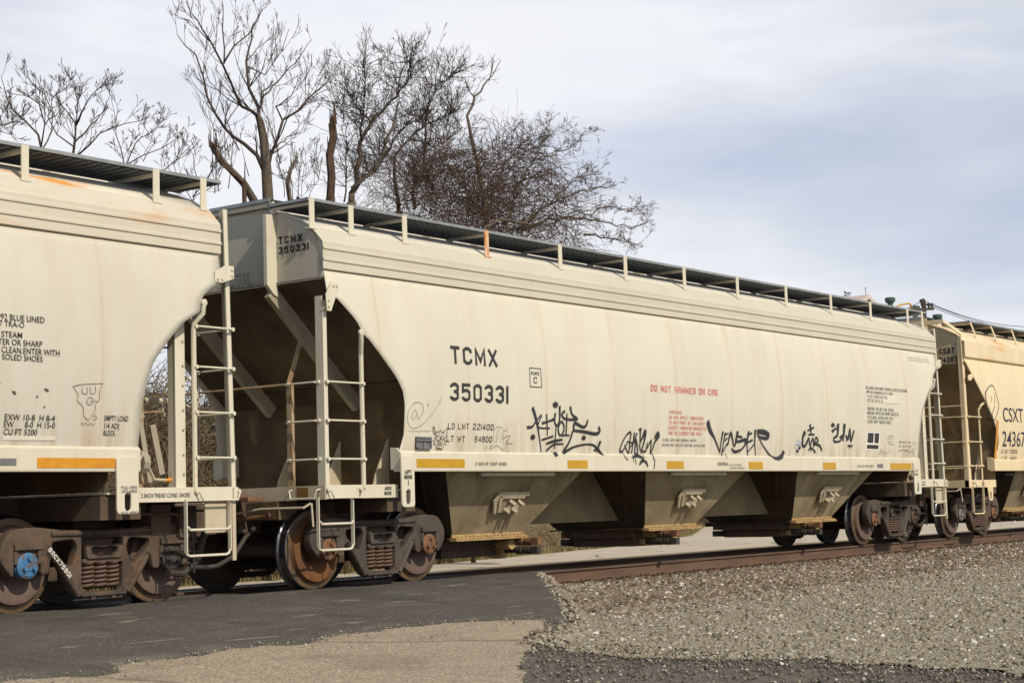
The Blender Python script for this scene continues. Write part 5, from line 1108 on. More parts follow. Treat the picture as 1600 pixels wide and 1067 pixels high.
Bs = [scatter(8.0, 13.6, -10.6, -5, 900, lambda x, y: not bi(x, y) and x > pave_x(y)-.05 and random.random() < .2+.9*math.exp(-(edge_x(y)-x)/.5), .006, .02), scatter(11.2, 19.2, -6.5, -1, 260, lambda x, y: -.25 < x-edge_x(y) < .3, .012, .03), scatter(6, 13, -5.6, -4.3, 220, lambda x, y: abs(y-near_y(x)) < .10 or random.random() < .05, .005, .013),
      scatter(16, 20, -2.4, -.9, 350, lambda x, y: 0 < x-edge_x(y) < 1.2, .014, .034)]
stones('loose_stones', np.vstack([a for a, _ in Bs[1:]])+np.array([0,0,.012]), np.concatenate([b for _, b in Bs[1:]]), STONE)
CHIP = STONE.copy(); CHIP.name = 'dark_chips'
for el, c in zip([n for n in CHIP.node_tree.nodes if n.type == 'VALTORGB' and len(n.color_ramp.elements) == 8][0].color_ramp.elements, ((.09,.081,.073),(.115,.102,.09),(.14,.125,.108),(.17,.15,.122),(.17,.15,.112),(.23,.205,.15),(.27,.24,.18),(.6,.56,.5))): el.color = (*c, 1)
stones('gravel_chips', Bs[0][0]-np.array([0,0,.004]), Bs[0][1], CHIP)

# ------------------------------------------------------------------ rails and ties
RAILB = mat('rail_rust', (.125, .078, .053), (.085, .055, .040), scale=3, rough=.85, bump=.15, bscale=50, stretch=(.3,1,3), spec=.2)
RAILT = mat('rail_head_worn', (.20, .20, .21), (.13, .12, .12), scale=3, rough=.3, metal=.9, stretch=(.3,4,1))
def rail(yc, label):
    k = MB(); half = [(.036,-.006),(.036,-.034),(.01,-.045),(.009,-.15),(.03,-.168),(.078,-.178),(.078,-.188)]
    pr = [(.028,0)]+half; pl = [(y, z) for y, z in pr]+[(-y, z) for y, z in pr[::-1]]
    n = len(pl); xs = (-30, 18.0, 400)
    for x in xs: k.v += [(x, yc+y, z) for y, z in pl]
    for s in range(2):
        for i in range(n):
            k.f.append((s*n+i, s*n+(i+1)%n, (s+1)*n+(i+1)%n, (s+1)*n+i)); k.mi.append(1 if i in (n-1, 0, n-2) else 0)
    o = k.build('rail', [RAILB, RAILT]); tag(o, label, 'rail', 'rails of the track'); return o
RN = rail(-.753, 'near brown rail with a shiny worn top, running right in front of the wheels'); RF = rail(.753, 'far rail in the shadow under the cars, behind the near rail')
TIEM = mat('weathered_tie', (.075, .06, .048), (.045, .037, .031), scale=2, rough=.95, bump=.4, stretch=(8,.6,4))
k = MB(); k.box(-.115, .115, -1.3, 1.3, -.35, -.196); tie = k.build('crosstie', TIEM, loc=(19.1,0,0), bevel=.012)
tag(tie, 'dark wooden tie half buried in gravel under the rails', 'crosstie', 'ties under the track')
k = MB(); k.box(-.10, .10, -.19, .17, -.195, -.183); k.box(-.02, .02, -.115, -.085, -.185, -.160); k.box(-.02, .02, .085, .115, -.185, -.16); k.box(.06, .085, -.16, -.06, -.19, -.165); k.box(-.25, -.21, -.10, -.02, -.215, -.165); k.box(.21, .25, -.10, -.02, -.215, -.165)
tp = k.build('tie_plate', RAILB, RN, (19.1,-.753,0)); first = True
for i in range(68):
    x = 19.1+.5*i+random.uniform(-.03,.03)
    if i: t = tie.copy(); COL.objects.link(t); t.location = (x, random.uniform(-.06,.06), random.uniform(-.012,.008)); t.rotation_euler.z = random.uniform(-.02,.02); q = tp.copy(); COL.objects.link(q); q.parent = RN; q.location = (x,-.753,0)
    q = tp.copy(); COL.objects.link(q); q.parent = RF; q.location = (x,.753,0)
# sticks on the gravel
k = MB(); k.tube([(14.45,-5.62,-.42+.02),(14.62,-5.70,-.395),(14.8,-5.83,-.41)], [.009,.011,.005], 6); k.tube([(14.62,-5.70,-.395),(14.75,-5.66,-.37)], [.006,.003], 5)
tag(k.build('stick', RUST), 'broken brown twig lying on the pale gravel in the foreground', 'stick')
k = MB(); k.tube([(14.7,-5.52,-.40),(14.9,-5.50,-.39)], [.005,.004], 5); tag(k.build('stick', RUST), 'short straight twig lying behind the broken brown twig', 'stick')

# ------------------------------------------------------------------ trees, vines, brush
BARK = mat('grey_bark', (.13, .105, .08), (.08, .064, .05), scale=6, rough=.95, bump=.5, bscale=30, stretch=(1,1,.3), spec=.1)
layer(BARK, (.30, .27, .10), noise_fac(5, [(.64, 0), (.7, .7)]))
TWIG = mat('dark_twig', (.085, .065, .054), (.055, .042, .036), scale=3, rough=.95, spec=.1)
TWIGR = mat('reddish_twig', (.12, .078, .058), (.075, .05, .038), scale=3, rough=.95, spec=.1)
DEADW = mat('dead_wood', (.10, .065, .045), (.045, .031, .025), scale=7, rough=.95, bump=.6, bscale=25, stretch=(1,1,.3), spec=.05)
BRUSHM = mat('dry_bramble', (.20, .155, .095), (.11, .08, .052), scale=.8, rough=1, spec=.05)
GRASSM = mat('dry_grass', (.26, .205, .11), (.14, .135, .05), scale=.7, rough=1, spec=.05)
def rvec(): 
    v = Vector((random.gauss(0,1), random.gauss(0,1), random.gauss(0,1))); return v.normalized()
def grow(mb, p, d, L, r, depth, wig=.25, up=.12, kids=(3,5), spread=.8, shrink=.6, minr=.004, ang=None):
    n = max(3, int(L/.22)); pts = [Vector(p)]; d = Vector(d).normalized(); rs = [r]; dirs = [d]
    for i in range(n):
        d = (d+rvec()*wig+Vector((0,0,up))).normalized(); pts.append(pts[-1]+d*(L/n)); rs.append(max(minr, r*(1-.75*(i+1)/n))); dirs.append(d)
    mb.tube(pts, rs, 5 if r > .03 else 4 if r > .012 else 3, cap=False)
    if depth <= 0: return
    for k in range(random.randint(*kids)):
        t = random.uniform(.25, 1); i = min(n, int(t*n)+1); o = rvec(); o = (o-dirs[i]*o.dot(dirs[i])).normalized()
        dd = (dirs[i]+o*spread*random.uniform(.6,1.2)).normalized()
        grow(mb, pts[i], dd, L*shrink*random.uniform(.6,1.15)*(1.2-.5*t), max(minr, rs[i]*.62), depth-1, wig, up, kids, spread, shrink, minr)
def limb(mb, px, Y, r0, r1, dy=.9, scale=1, org=(0,0), nk=0, kl=.8, depth=1, jit=.03, **kw):
    "a main limb through photo points; it leans into or out of the picture by dy over its length"
    P = []; n = len(px); r0 = r0*(.72 if scale == 2.857 else .9)
    for i, (x, y) in enumerate(px):
        Yi = Y+dy*i/(n-1)
        P.append(Vector(at(org[0]+x/scale, org[1]+y/scale, 1, Yi)))
    Q = []; 
    for i in range(n-1):
        m = max(1, int((P[i+1]-P[i]).length/.25))
        for k in range(m): Q.append(P[i].lerp(P[i+1], k/m)+rvec()*jit*(1 if i+k else 0))
    Q.append(P[-1]); m = len(Q); rs = [r0+(r1-r0)*(i/(m-1))**.8 for i in range(m)]
    mb.tube(Q, rs, 7 if r0 > .05 else 5, cap=True)
    for k in range(nk):
        t = random.uniform(.12, 1); i = min(m-1, int(t*m)); j = min(m-1, i+1); d = (Q[j]-Q[j-1]).normalized() if j else Vector((0,0,1))
        o = rvec(); o.z = abs(o.z)*.7; o = (o-d*o.dot(d)).normalized()
        grow(mb, Q[i], d+o*random.uniform(.6,1.1), kl*random.uniform(.5,1.2)*(1.15-.4*t), max(.006, rs[i]*.5), depth, **kw)
    return Q
def tree_parts(root, tk, cr, m1, m2):
    if tk.v: tk.build('trunk', m1, root, tuple(-c for c in root.location), smooth=True, recalc=False)
    cr.build('crown', m2, root, tuple(-c for c in root.location), smooth=True, recalc=False)
def tree_root(px, Y, label, group='bare trees behind the train'):
    a = at(*px, 1, Y); return tag(empty('bare_tree', (a[0], Y, -.3)), label, 'tree', group)
random.seed(11)
# the tall tree
Y = 10; rt = tree_root((415,315), Y, 'tallest bare tree with a forked grey trunk and upswept limbs, its top leaving the picture')
tk = MB(); cr = MB(); z0 = at(419,315,1,Y); base = (z0[0]+.1, Y, -.3)
tk.tube([base, (z0[0]+.05, Y, 3), tuple(z0), tuple(at(416,262,1,Y)), tuple(at(412,217,1,Y)), tuple(at(406,188,1,Y)), tuple(at(401,178,1,Y))], [.19,.15,.115,.105,.09,.075,.05], 10)
tk.tube([base, (z0[0]-.2, Y+.1, 4.5), tuple(at(396,312,1,Y-.1)), tuple(at(381,287,1,Y-.2)), tuple(at(350,255,1,Y-.3)), tuple(at(333,232,1,Y-.4)), tuple(at(329,222,1,Y-.4))], [.14,.13,.09,.075,.06,.055,.035], 8)

def LB(px, r0, r1, dy, kids=9, kl=.62, depth=2): limb(cr, px, Y, r0, r1, dy, 2.857, (0,0), max(2, int(kids*.9)), kl*1.1, depth, wig=.11, up=.17, spread=.6, kids=(2,4), minr=.0045)
LB([(1150,518),(1080,470),(1030,370),(1000,290),(960,230),(930,180),(880,100),(830,8)], .055, .008, -1.1, 13)
LB([(1000,285),(1002,215),(990,140),(990,-10)], .028, .007, .6, 6)
LB([(1000,280),(1040,212),(1108,152),(1150,80),(1172,42)], .03, .007, -.5, 8)
LB([(935,185),(890,130),(840,95),(790,80)], .018, .006, -.5, 6, .4, 1)
LB([(1190,790),(1150,700),(1090,640),(1000,570),(960,510),(930,440),(900,340),(872,250),(830,200),(790,155)], .07, .007, .9, 15)
LB([(1158,540),(1150,480),(1112,400),(1098,320),(1110,222),(1128,130),(1160,60)], .06, .008, .9, 14)
LB([(1150,500),(1180,430),(1255,345),(1330,268),(1390,180)], .035, .007, 1.2, 12)
LB([(1195,750),(1228,640),(1262,540),(1330,500),(1400,420),(1470,350),(1520,270)], .06, .007, -1.0, 16)
LB([(1330,500),(1420,420),(1500,385)], .02, .006, -.6, 5, .4, 1)
LB([(1262,540),(1230,480),(1300,430),(1350,330)], .028, .006, .8, 9)
LB([(1165,462),(1172,415),(1200,390),(1220,362)], .03, .014, .1, 2, .3, 1)
LB([(1110,300),(1180,340),(1250,230),(1290,130)], .022, .006, -.8, 9)
LB([(1000,570),(1060,480),(1110,420)], .02, .006, -.3, 6, .5)
LB([(1195,690),(1280,620),(1355,540)], .025, .006, 1.1, 7, .5)
for i in range(12): grow(cr, at(random.uniform(330,450), random.uniform(235,310), 1, Y+random.uniform(-1,1.5)), (random.uniform(-.6,.6), random.uniform(-.4,.4), 1), random.uniform(.7,1.4), .014, 2, .16, .1, (2,4), .6)
tree_parts(rt, tk, cr, BARK, TWIG)
# broken dead limb and stumps
def snag(px, Y, r0, r1, label, scale, org, m=DEADW):
    k = MB(); Q = limb(k, px, Y, r0, r1, .2, scale, org, 0, jit=.045); a = Q[0]; k.tube([(a.x, a.y, -.3), (a.x, a.y, a.z*.5), tuple(a)], [r0*1.25, r0*1.1, r0], 8)
    for j in range(7): q_ = Q[-1]+Vector((random.uniform(-.7,.7)*r1, random.uniform(-.7,.7)*r1, -.06)); k.tube([q_, q_+Vector((random.uniform(-.03,.03), 0, random.uniform(.1,.3)))], [r1*.45, .006], 4)
    for j in range(14): i = random.randrange(len(Q)); t_ = r0*.9; q_ = Q[i]+Vector((random.uniform(-1,1)*t_, -random.random()*t_, 0)); k.tube([q_, q_+Vector((random.uniform(-.02,.02), 0, random.uniform(.15,.5)))], [r0*.25, r0*.1], 4)
    o = k.build('dead_trunk', m, smooth=False, recalc=False); return tag(o, label, 'tree trunk', 'broken dead trunks behind the train')
snag([(155,745),(152,650),(158,560),(162,480),(163,425)], 9.5, .10, .085, 'thick dead trunk snapped off flat, standing between the tall tree and the twiggy trees', 2.759, (460,40))
snag([(1295,900),(1290,820),(1298,760),(1322,715)], 10.5, .07, .04, 'short pale broken stub just right of the tall tree trunk', 2.857, (0,0), BARK)
snag([(1090,820),(1045,770),(985,720),(955,670),(940,645)], 9.4, .045, .03, 'slanting reddish dead limb broken off left of the tall tree trunk', 2.857, (0,0))
# twiggy trees, right of the dead trunk
def T2(label, limbs, Y, trunkr, kids, kl, m2=TWIG, depth=2, wig=.22, up=.10, spread=.8, extra=0, box=None):
    x0, y0 = limbs[0][0][0]; rt = tree_root((460+x0/2.759, 40+y0/2.759), Y, label); tk = MB(); cr = MB()
    a = at(460+x0/2.759, 40+y0/2.759, 1, Y); tk.tube([(a[0]+.1, Y, -.3), (a[0]-.05, Y, a[2]*.5), tuple(a)], [trunkr*1.4, trunkr*1.15, trunkr], 8)
    for pl, r0, r1, dy in limbs: limb(tk if r0 > .06 else cr, pl, Y, r0, r1, dy, 2.759, (460,40), 0, jit=.05)
    for pl, r0, r1, dy in limbs:
        n = len(pl)
        for k in range(int(kids*r0**.3*2.5)):
            t = random.uniform(.1,1)*(n-1); i = min(n-2, int(t)); f = t-i; p = at(460+(pl[i][0]*(1-f)+pl[i+1][0]*f)/2.759, 40+(pl[i][1]*(1-f)+pl[i+1][1]*f)/2.759, 1, Y+dy*t/(n-1))
            grow(cr, p, (random.uniform(-1,1), random.uniform(-.8,.8), random.uniform(-.1,1.1)), kl*random.uniform(.5,1.3), .012, depth, wig, up, (3,4), spread)
    tree_parts(rt, tk, cr, BARK, m2); return rt
T2('twiggy bare tree with a leaning double trunk, just right of the snapped dead trunk',
   [([(245,765),(265,690),(272,620),(290,500),(330,420),(400,350),(440,300),(470,200),(490,85)], .085, .008, .8), ([(250,705),(300,660),(345,615),(380,540),(420,450),(448,330)], .065, .02, -.6), ([(290,500),(290,400),(310,280),(295,160)], .03, .006, -.8),
    ([(345,615),(400,540),(470,440),(560,400),(690,345)], .035, .006, 1.0), ([(330,420),(260,340),(220,270)], .02, .006, .5), ([(215,760),(225,560),(220,420),(180,330)], .025, .006, .7), ([(440,300),(500,230),(500,140)], .018, .006, -.5)], 10.3, .11, 42, .62)
T2('dark bare tree with twisted limbs behind the leaning double trunk',
   [([(450,800),(430,700),(425,560),(500,490),(560,430),(600,300),(645,190)], .06, .007, -.5), ([(600,710),(565,640),(560,560),(565,440),(580,330),(590,180)], .045, .007, .8), ([(500,490),(600,520),(680,480),(730,440)], .028, .006, .9), ([(560,430),(640,400),(715,350)], .025, .006, -.9), ([(520,790),(515,720),(525,640)], .05, .03, .1), ([(600,300),(660,230),(690,200)], .015, .006, .4)], 11.2, .085, 44, .6)
T2('bare tree rising above the brown vine mass with a forked top', [([(830,860),(815,690),(790,580),(765,480),(753,390),(780,312),(838,242),(890,148)], .085, .008, .4), ([(776,312),(752,270),(735,230)], .02, .007, -.2), ([(838,242),(850,190),(848,150)], .012, .006, .2), ([(790,580),(760,500),(770,420)], .02, .006, .4)], 10.0, .12, 4, .45, depth=1)
# brown vine mass over a broad low tree
rt = tree_root((758,360), 10.6, 'broad low tree smothered in tangled brown vines, widest at its right side'); tk = MB(); cr = MB()
a0 = at(460+830/2.759, 40+860/2.759, 1, 10.6)
for pl, r0, dy in (([(830,860),(860,720),(900,600),(960,530),(1020,470)], .06, .6), ([(900,860),(960,700),(1030,590),(1060,500),(1110,470)], .05, -.8), ([(960,880),(1100,770),(1180,740),(1300,700),(1390,690)], .05, .9), ([(980,880),(1100,835),(1240,830),(1340,850),(1450,870),(1550,838)], .055, -.5),
                   ([(1020,590),(1100,560),(1190,520),(1245,470)], .03, .7), ([(830,860),(750,720),(690,640),(640,560)], .045, -.6), ([(1240,830),(1340,780),(1440,800),(1520,775)], .025, .5), ([(1100,770),(1200,660),(1320,630)], .025, -.9), ([(1250,900),(1380,920),(1500,955)], .03, .3)):
    limb(tk, pl, 10.6, r0, .008, dy, 2.759, (460,40), 0, jit=.06)
    n = len(pl)
    for k in range(25):
        t = random.uniform(.2,1)*(n-1); i = min(n-2, int(t)); f = t-i; p = at(460+(pl[i][0]*(1-f)+pl[i+1][0]*f)/2.759, 40+(pl[i][1]*(1-f)+pl[i+1][1]*f)/2.759, 1, 10.6+dy*t/(n-1)+random.uniform(-.2,.2))
        grow(cr, p, (random.uniform(-.6,1), random.uniform(-.8,.8), random.uniform(-.2,.7)), (.6 if p[0] < 36 else .42)*random.uniform(.5,1.2), .010, 2, .35, -.02, (3,5), .9)
tk.tube([(a0[0], 10.6, -.3), (a0[0]+.1, 10.6, 3), tuple(a0)], [.2,.16,.1], 8)
def vine(mb, p, L, r=.007, droop=.14, wig=.33, d=None):
    d = d or Vector((random.uniform(-1,1), random.uniform(-1,1), random.uniform(-.3,1))).normalized(); q = Vector(p); pts = [q.copy()]; n = max(4, int(L/.16))
    for i in range(n): d = (d+rvec()*wig+Vector((0,0,-droop))).normalized(); q = q+d*(L/n); pts.append(q.copy())
    mb.tube(pts, [r*(1-.5*i/n) for i in range(n+1)], 3, cap=False)
dome = [(600,560),(640,520),(700,520),(760,540),(860,480),(960,440),(1040,480),(1100,560),(1120,640),(1180,700),(1250,760),(1330,850)]
dt = [(p[0]/2.759+460, p[1]/2.759+40) for p in dome]
for i in range(2500):
    x = random.triangular(650, 925, 755); top = float(np.interp(x, [p[0] for p in dt], [p[1] for p in dt])); yb = 385
    y = top+8+(yb-top)*random.random()**.8
    p = at(x, y, 1, 10.6+random.uniform(-1.3,1.5)); vine(cr, p, random.uniform(.5,1.6), random.uniform(.005,.010))
for i in range(130):
    x = random.uniform(660,940); top = float(np.interp(x, [p[0] for p in dt], [p[1] for p in dt])); vine(cr, at(x, top+random.uniform(0,25), 1, 10.6+random.uniform(-1,1)), random.uniform(.5,1.3), .005, .10, .4, Vector((random.uniform(-.7,.9), random.uniform(-.5,.5), .7)).normalized())
for i in range(1100):
    x = random.triangular(540,740,670); y = random.uniform(235,350); vine(cr, at(x, y, 1, 10.9+random.uniform(-1,1)), random.uniform(.5,1.4), random.uniform(.004,.007), .05, .35)
tree_parts(rt, tk, cr, BARK, TWIGR)
# left group
def T3(label, limbs, Y, trunkr, kids=15, kl=.45):
    x0, y0 = limbs[0][0][0]; rt = tree_root((x0/2.857, y0/2.857), Y, label); tk = MB(); cr = MB(); a = at(x0/2.857, y0/2.857, 1, Y)
    tk.tube([(a[0]+.1, Y, -.3), (a[0], Y, a[2]*.55), tuple(a)], [trunkr*1.6, trunkr*1.25, trunkr], 8)
    for pl, r0, dy in limbs: limb(cr, pl, Y, r0*.72, .006, dy, 2.857, (0,0), int(kids*.62), kl, 2, jit=.03, wig=.16, up=.12, spread=.7, kids=(2,4), minr=.0045)
    tree_parts(rt, tk, cr, BARK, TWIG)
T3('low spreading bare tree at the left with two curving grey stems above the walkway',
   [([(190,690),(165,600),(110,535),(65,490),(30,440),(5,345)], .05, .6), ([(180,680),(200,560),(170,470),(120,430),(60,420)], .03, -.6), ([(180,680),(230,590),(240,510),(200,420),(150,380),(125,350)], .03, .5), ([(200,560),(270,490),(250,420),(300,390)], .025, .9)], 10.2, .07)
T3('rounded bare tree left of centre with a short trunk and upturned twigs',
   [([(325,700),(335,620),(340,560),(300,490),(250,440)], .055, .5), ([(340,560),(370,500),(400,430),(440,395)], .04, -.6), ([(330,640),(400,560),(470,490),(490,430)], .04, .7), ([(340,560),(350,450),(325,360)], .03, .3), ([(340,700),(450,590),(560,555),(630,540)], .04, -.8), ([(335,660),(260,600),(215,520),(230,440)], .03, .9)], 10.6, .08, 16)
T3('wispy bare sapling leaning right between the rounded tree and the tall tree', [([(560,760),(600,640),(660,600),(730,535)], .03, .5), ([(560,740),(640,700),(720,670),(790,620)], .03, -.5), ([(560,760),(540,660),(520,600),(510,500)], .03, .6), ([(700,800),(760,740),(830,690),(880,640)], .03, .3), ([(640,720),(690,640),(640,560)], .02, .5)], 11, .05, 16, .42)
T3('leafless sapling with thin brown shoots just left of the tall tree trunk', [([(860,900),(880,800),(860,700),(830,640)], .025, .5), ([(860,880),(920,800),(960,740),(980,640)], .025, -.5), ([(860,900),(800,800),(770,740),(800,680)], .02, .4), ([(900,860),(960,830),(1020,700),(1010,620)], .02, .4)], 11.3, .05, 16, .42)
T3('bare tree cut off by the left edge, only its lower branches showing', [([(-30,660),(-10,560),(30,560),(75,540)], .03, .4), ([(-30,660),(0,590),(45,600),(60,560)], .025, -.4), ([(-30,640),(5,510),(10,560)], .02, .2)], 10, .05, 12, .45)
T3('thin bare sapling behind the short pale stub, right of the tall tree', [([(1330,880),(1335,780),(1345,680)], .02, .3), ([(1345,880),(1350,790),(1360,740)], .012, -.3), ([(1270,880),(1265,800),(1240,740)], .02, .4), ([(1380,880),(1420,800),(1440,700)], .015, .5)], 11, .04, 12, .5)
# pale lichen covered branch poking over the walkway
k = MB(); limb(k, [(820,870),(880,840),(930,842),(980,855),(1010,835)], 8.6, .04, .02, .5, 2.759, (460,40), 4, .4, 1, jit=.02); a = at(460+820/2.759, 355, 1, 8.6); k.tube([tuple(at(460+820/2.759,40+870/2.759,1,8.6)), (a[0]-.4, 8.7, 4), (a[0]-.5, 8.8, -.3)], [.04,.05,.06], 6)
tag(k.build('lichen_branch', BARK, smooth=True, recalc=False), 'pale lichen covered crooked branch just above the middle car walkway', 'branch')

# bramble bank and dry grass behind the track
edge = lambda x: float(np.interp(x/1.169, [-10,21.5,27.64,38.3,50,75,105], [6.2,6.9,8.43,10.95,15.6,29.5,46]))*1.169+14.29*.169
k = MB()
def bankz(x, y):
    d = y-edge(x)-1.2; top = float(np.interp(x, [-12, 34, 44, 52], [3.1, 3.1, 1.6, .0])); return -.47+max(0, min(d*.62, top+.25*math.sin(x*.9)+.2*math.sin(y*1.3+x)))
BANKM = mat('leaf_litter', (.12, .09, .055), (.20, .155, .095), scale=2.5, rough=1, spec=.05, bump=.8, bscale=14)
layer(BANKM, (.055, .042, .03), noise_fac(4, [(.5, 0), (.65, .7)]))
eb = MB(); xs_ = axis((-14, 54, .6)); ds_ = axis((0, 8, .4), (8, 30, 2))
eb.v = [(x, edge(x)+.4+d, bankz(x, edge(x)+.4+d)-.02+.06*math.sin(x*5+d*3)*min(1, d)) for x in xs_ for d in ds_]; n_ = len(ds_)
eb.f = [(i*n_+j, (i+1)*n_+j, (i+1)*n_+j+1, i*n_+j+1) for i in range(len(xs_)-1) for j in range(n_-1)]; eb.mi = [0]*len(eb.f)
tag(eb.build('embankment', BANKM, smooth=True, recalc=False), kind='structure')
for i in range(12000):
    x = random.triangular(13, 36, 21); y = edge(x)+.3+random.random()**1.1*7.5; h = 1.1
    L = random.uniform(.8,2.4); vine(k, (x, y, bankz(x, y)+random.random()**1.2*h*.9), L, random.uniform(.006,.016), .12, .3, Vector((random.uniform(-1,1), random.uniform(-.7,.7), 1)).normalized())
for i in range(2600):
    t = random.random(); x = 28+t*42; y = edge(x)+.3+random.random()**1.5*10; vine(k, (x, y, bankz(x, y)-.03), random.uniform(.5,1.6), random.uniform(.006,.012), .10, .22, Vector((random.uniform(-.7,.7), random.uniform(-.6,.6), 1)).normalized())
tag(k.build('brush', BRUSHM, recalc=False), 'tangle of dry brown brambles growing along the verge behind the train', 'brush', kind='stuff')
k = MB()
def blades(n, fx, fy, h0, h1):
    for i in range(n):
        x = fx(); y = fy(x); h = random.uniform(h0,h1); a = random.uniform(0,2*PI); w = random.uniform(.008,.02); dx, dy = math.cos(a), math.sin(a); l = random.uniform(.1,.5)*h
        k.add([(x-dy*w,y+dx*w,-.48),(x+dy*w,y-dx*w,-.48),(x+dx*l,y+dy*l,-.48+h)], [(0,1,2)])
blades(9000, lambda: random.uniform(13,40), lambda x: edge(x)+random.random()**1.6*5-.15, .06, .28)
blades(6000, lambda: random.uniform(36,84), lambda x: edge(x)+random.random()**1.6*9-.15, .1, .4)
tag(k.build('grass', GRASSM, recalc=False), 'dry yellow green grass along the road verge behind the train', 'grass', kind='stuff')

# ------------------------------------------------------------------ far right: mill with roof vents, pole and wires, wall
BRICKB = mat('brown_gable_boards', (.12, .065, .045), (.09, .05, .035), scale=2, rough=.9); ROOFP = mat('pale_metal_roof', (.52, .44, .40), (.44, .36, .33), scale=.5, rough=.6, stretch=(1,1,6)); GREENV = mat('green_vent_paint', (.04, .075, .055), (.03, .058, .043), scale=4, rough=.6); YPIPE = mat('yellow_pipe', (.55, .33, .06), scale=4); CONC = mat('concrete', (.30, .28, .235), (.22, .205, .17), scale=.8, rough=.95, bump=.2)
def bld():
    Y0 = 27.0
    ap = at(1358,460,1,Y0); ll = at(1300,497,1,Y0); e1 = at(1466,500,1,Y0)
    rt = tag(empty('mill_building', (ap[0], Y0, -.3)), 'brown gabled building with pale roof and green vents behind the train', 'building')
    o = tuple(-c for c in rt.location)
    zr = ap[2]; xa = ap[0]; w = 10.0; ze = zr-4.0; dpt = 24
    k = MB(); k.prism([(xa-w,-.3),(xa+w,-.3),(xa+w,ze),(xa,zr-.25),(xa-w,ze)], Y0+.4, Y0+dpt); wl = k.build('wall', BRICKB, rt, o)
    k = MB(); dz = 5.5/w
    # far slope falls to the right slowly so that its pale top shows
    k.add([(xa,Y0,zr),(xa-w*1.05,Y0,ze-.2),(xa-w*1.05,Y0+dpt,ze-.2),(xa,Y0+dpt,zr),(xa,Y0,zr-.25),(xa-w*1.05,Y0,ze-.45),(xa-w*1.05,Y0+dpt,ze-.45),(xa,Y0+dpt,zr-.25)], [(0,1,2,3),(7,6,5,4),(0,4,5,1),(1,5,6,2),(2,6,7,3),(3,7,4,0)])
    k.add([(xa,Y0,zr),(xa+w*1.05,Y0,ze-.2),(xa+w*1.05,Y0+dpt,ze-.2),(xa,Y0+dpt,zr),(xa,Y0,zr-.25),(xa+w*1.05,Y0,ze-.45),(xa+w*1.05,Y0+dpt,ze-.45),(xa,Y0+dpt,zr-.25)], [(3,2,1,0),(4,5,6,7),(1,5,4,0),(2,6,5,1),(3,7,6,2),(0,4,7,3)])
    rf = k.build('roof', ROOFP, rt, o)
    for px in ((1391,474),(1430,487),(1465,500)):
        yv = Y0+3; p = at(*px, 1, yv); zz = p[2]
        k = MB(); k.lathe([(.0,-.9),(.17,-.9),(.17,.0),(.25,.03),(.33,.16),(.33,.32),(.27,.37),(.0,.39)], (p[0],yv,zz), 16, 'Z'); k.build('roof_vent', GREENV, rf, autos=30)
    k = MB(); k.tube([tuple(at(1402,479,1,Y0+1)), tuple(at(1406,476.5,1,Y0+1)), tuple(at(1420,474,1,Y0+1)), tuple(at(1424,477,1,Y0+1)), tuple(at(1425,490,1,Y0+1))], .06, 8); k.build('pipe', YPIPE, rf)
    k = MB(); k.tube([(xa,Y0+.2,zr),(xa,Y0+.2,zr+.42)], .02, 6); k.box(xa-.06,xa+.06,Y0+.17,Y0+.23,zr+.38,zr+.41); k.build('antenna', DARK, rf)
bld()
POLEM = mat('pole_wood', (.075, .055, .045), (.05, .04, .033), scale=3, rough=.95)
Yp = 20.0; p = at(1443,470,1,Yp); k = MB(); rt = tag(empty('utility_pole', (p[0],Yp,-.3)), 'dark wooden utility pole with one crossarm, standing in front of the mill roof', 'pole'); o = tuple(-c for c in rt.location)
k.tube([(p[0],Yp,-.3),(p[0],Yp,p[2])], [.17,.12], 10); k.build('post', POLEM, rt, o)
a = at(1424,484,1,Yp-.4); b = at(1458,482.5,1,Yp+.4); k = MB(); k.bar(a, b, .12, .14); k.build('crossarm', POLEM, rt, o)
ins = []
for px in ((1439.5,471),(1442.7,470)):
    q = at(*px,1,Yp); k = MB(); k.lathe([(.0,-.22),(.045,-.22),(.05,-.05),(.09,-.04),(.09,.1),(.0,.12)], tuple(q), 10, 'Z'); k.build('insulator', DARK, rt, o)
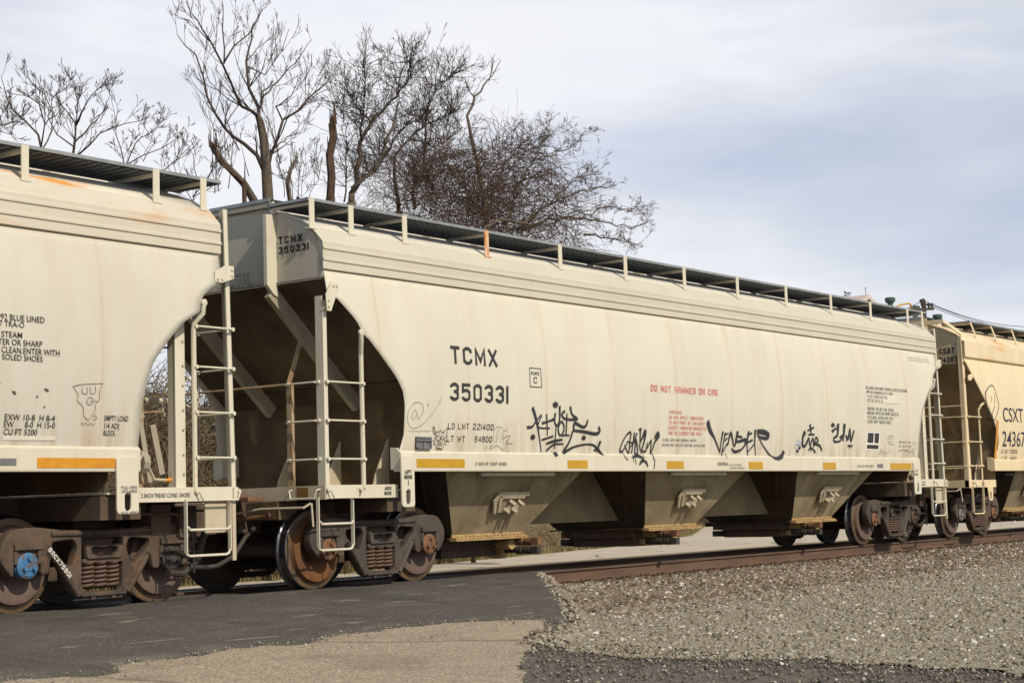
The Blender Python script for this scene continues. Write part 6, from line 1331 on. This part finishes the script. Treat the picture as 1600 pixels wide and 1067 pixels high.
for t in (.62, .8, .94):
    q = a*(1-t)+b*t; k = MB(); k.lathe([(.0,0),(.05,0),(.06,.12),(.1,.13),(.1,.24),(.0,.26)], (q[0],q[1],q[2]+.05), 10, 'Z'); k.build('insulator', DARK, rt, o); ins.append(q)
WIREM = mat('wire_grey', (.10, .10, .11), scale=3)
def wire(p0, p1, sag, label, r=.02):
    p0, p1 = Vector(p0), Vector(p1); k = MB(); k.tube([p0.lerp(p1,t/16)-Vector((0,0,sag*4*(t/16)*(1-t/16))) for t in range(17)], r, 5, cap=False); tag(k.build('wire', WIREM, recalc=False), label, 'wire', 'overhead wires')
wire(at(1443,469.5,1,Yp), at(1640,509,1,Yp), .5, 'highest overhead wire running right from the top of the pole'); wire(ins[1]+np.array([0,0,.3]), at(1640,518,1,Yp+.4), .4, 'upper of the two overhead wires running right from the crossarm tip'); wire(ins[0]+np.array([0,0,.3]), at(1640,523,1,Yp-.2), .4, 'lowest overhead wire running right from the crossarm'); wire(at(1441,470,1,Yp), at(1350,491,1,Yp+9), .3, 'overhead wire running left from the pole top to the mill roof')
# far conifer
Yc = 30; p = at(1322,453,1,Yc); rt = tag(empty('conifer', (p[0],Yc,-.3)), 'small dark conifer tip left of the gabled building', 'tree'); o = tuple(-c for c in rt.location)
CONM = mat('conifer_green', (.035, .05, .022), (.055, .07, .03), scale=6, rough=.9)
k = MB(); k.tube([(p[0],Yc,-.3),(p[0],Yc,p[2]-.3)], [.25,.03], 8); k.build('trunk', POLEM, rt, o); k = MB()
for i in range(1500):
    t = random.random()**.7; z = p[2]-t*8; r = .05+t*2.2*random.random(); an = random.uniform(0,2*PI); q = Vector((p[0]+r*math.cos(an), Yc+r*math.sin(an), z-.25*r)); d = Vector((math.cos(an), math.sin(an), random.uniform(-.2,.6)))*.25; s_ = rvec()*.09
    k.add([q-s_, q+s_, q+d], [(0,1,2)])
k.build('crown', CONM, rt, o, recalc=False)
# concrete wall far behind under the right car
k = MB(); k.box(76, 150, 22.3, 22.8, -.5, .30); tag(k.build('low_wall', CONC), 'long low grey concrete wall seen under the right car', 'wall')
print('objects', len(bpy.data.objects))
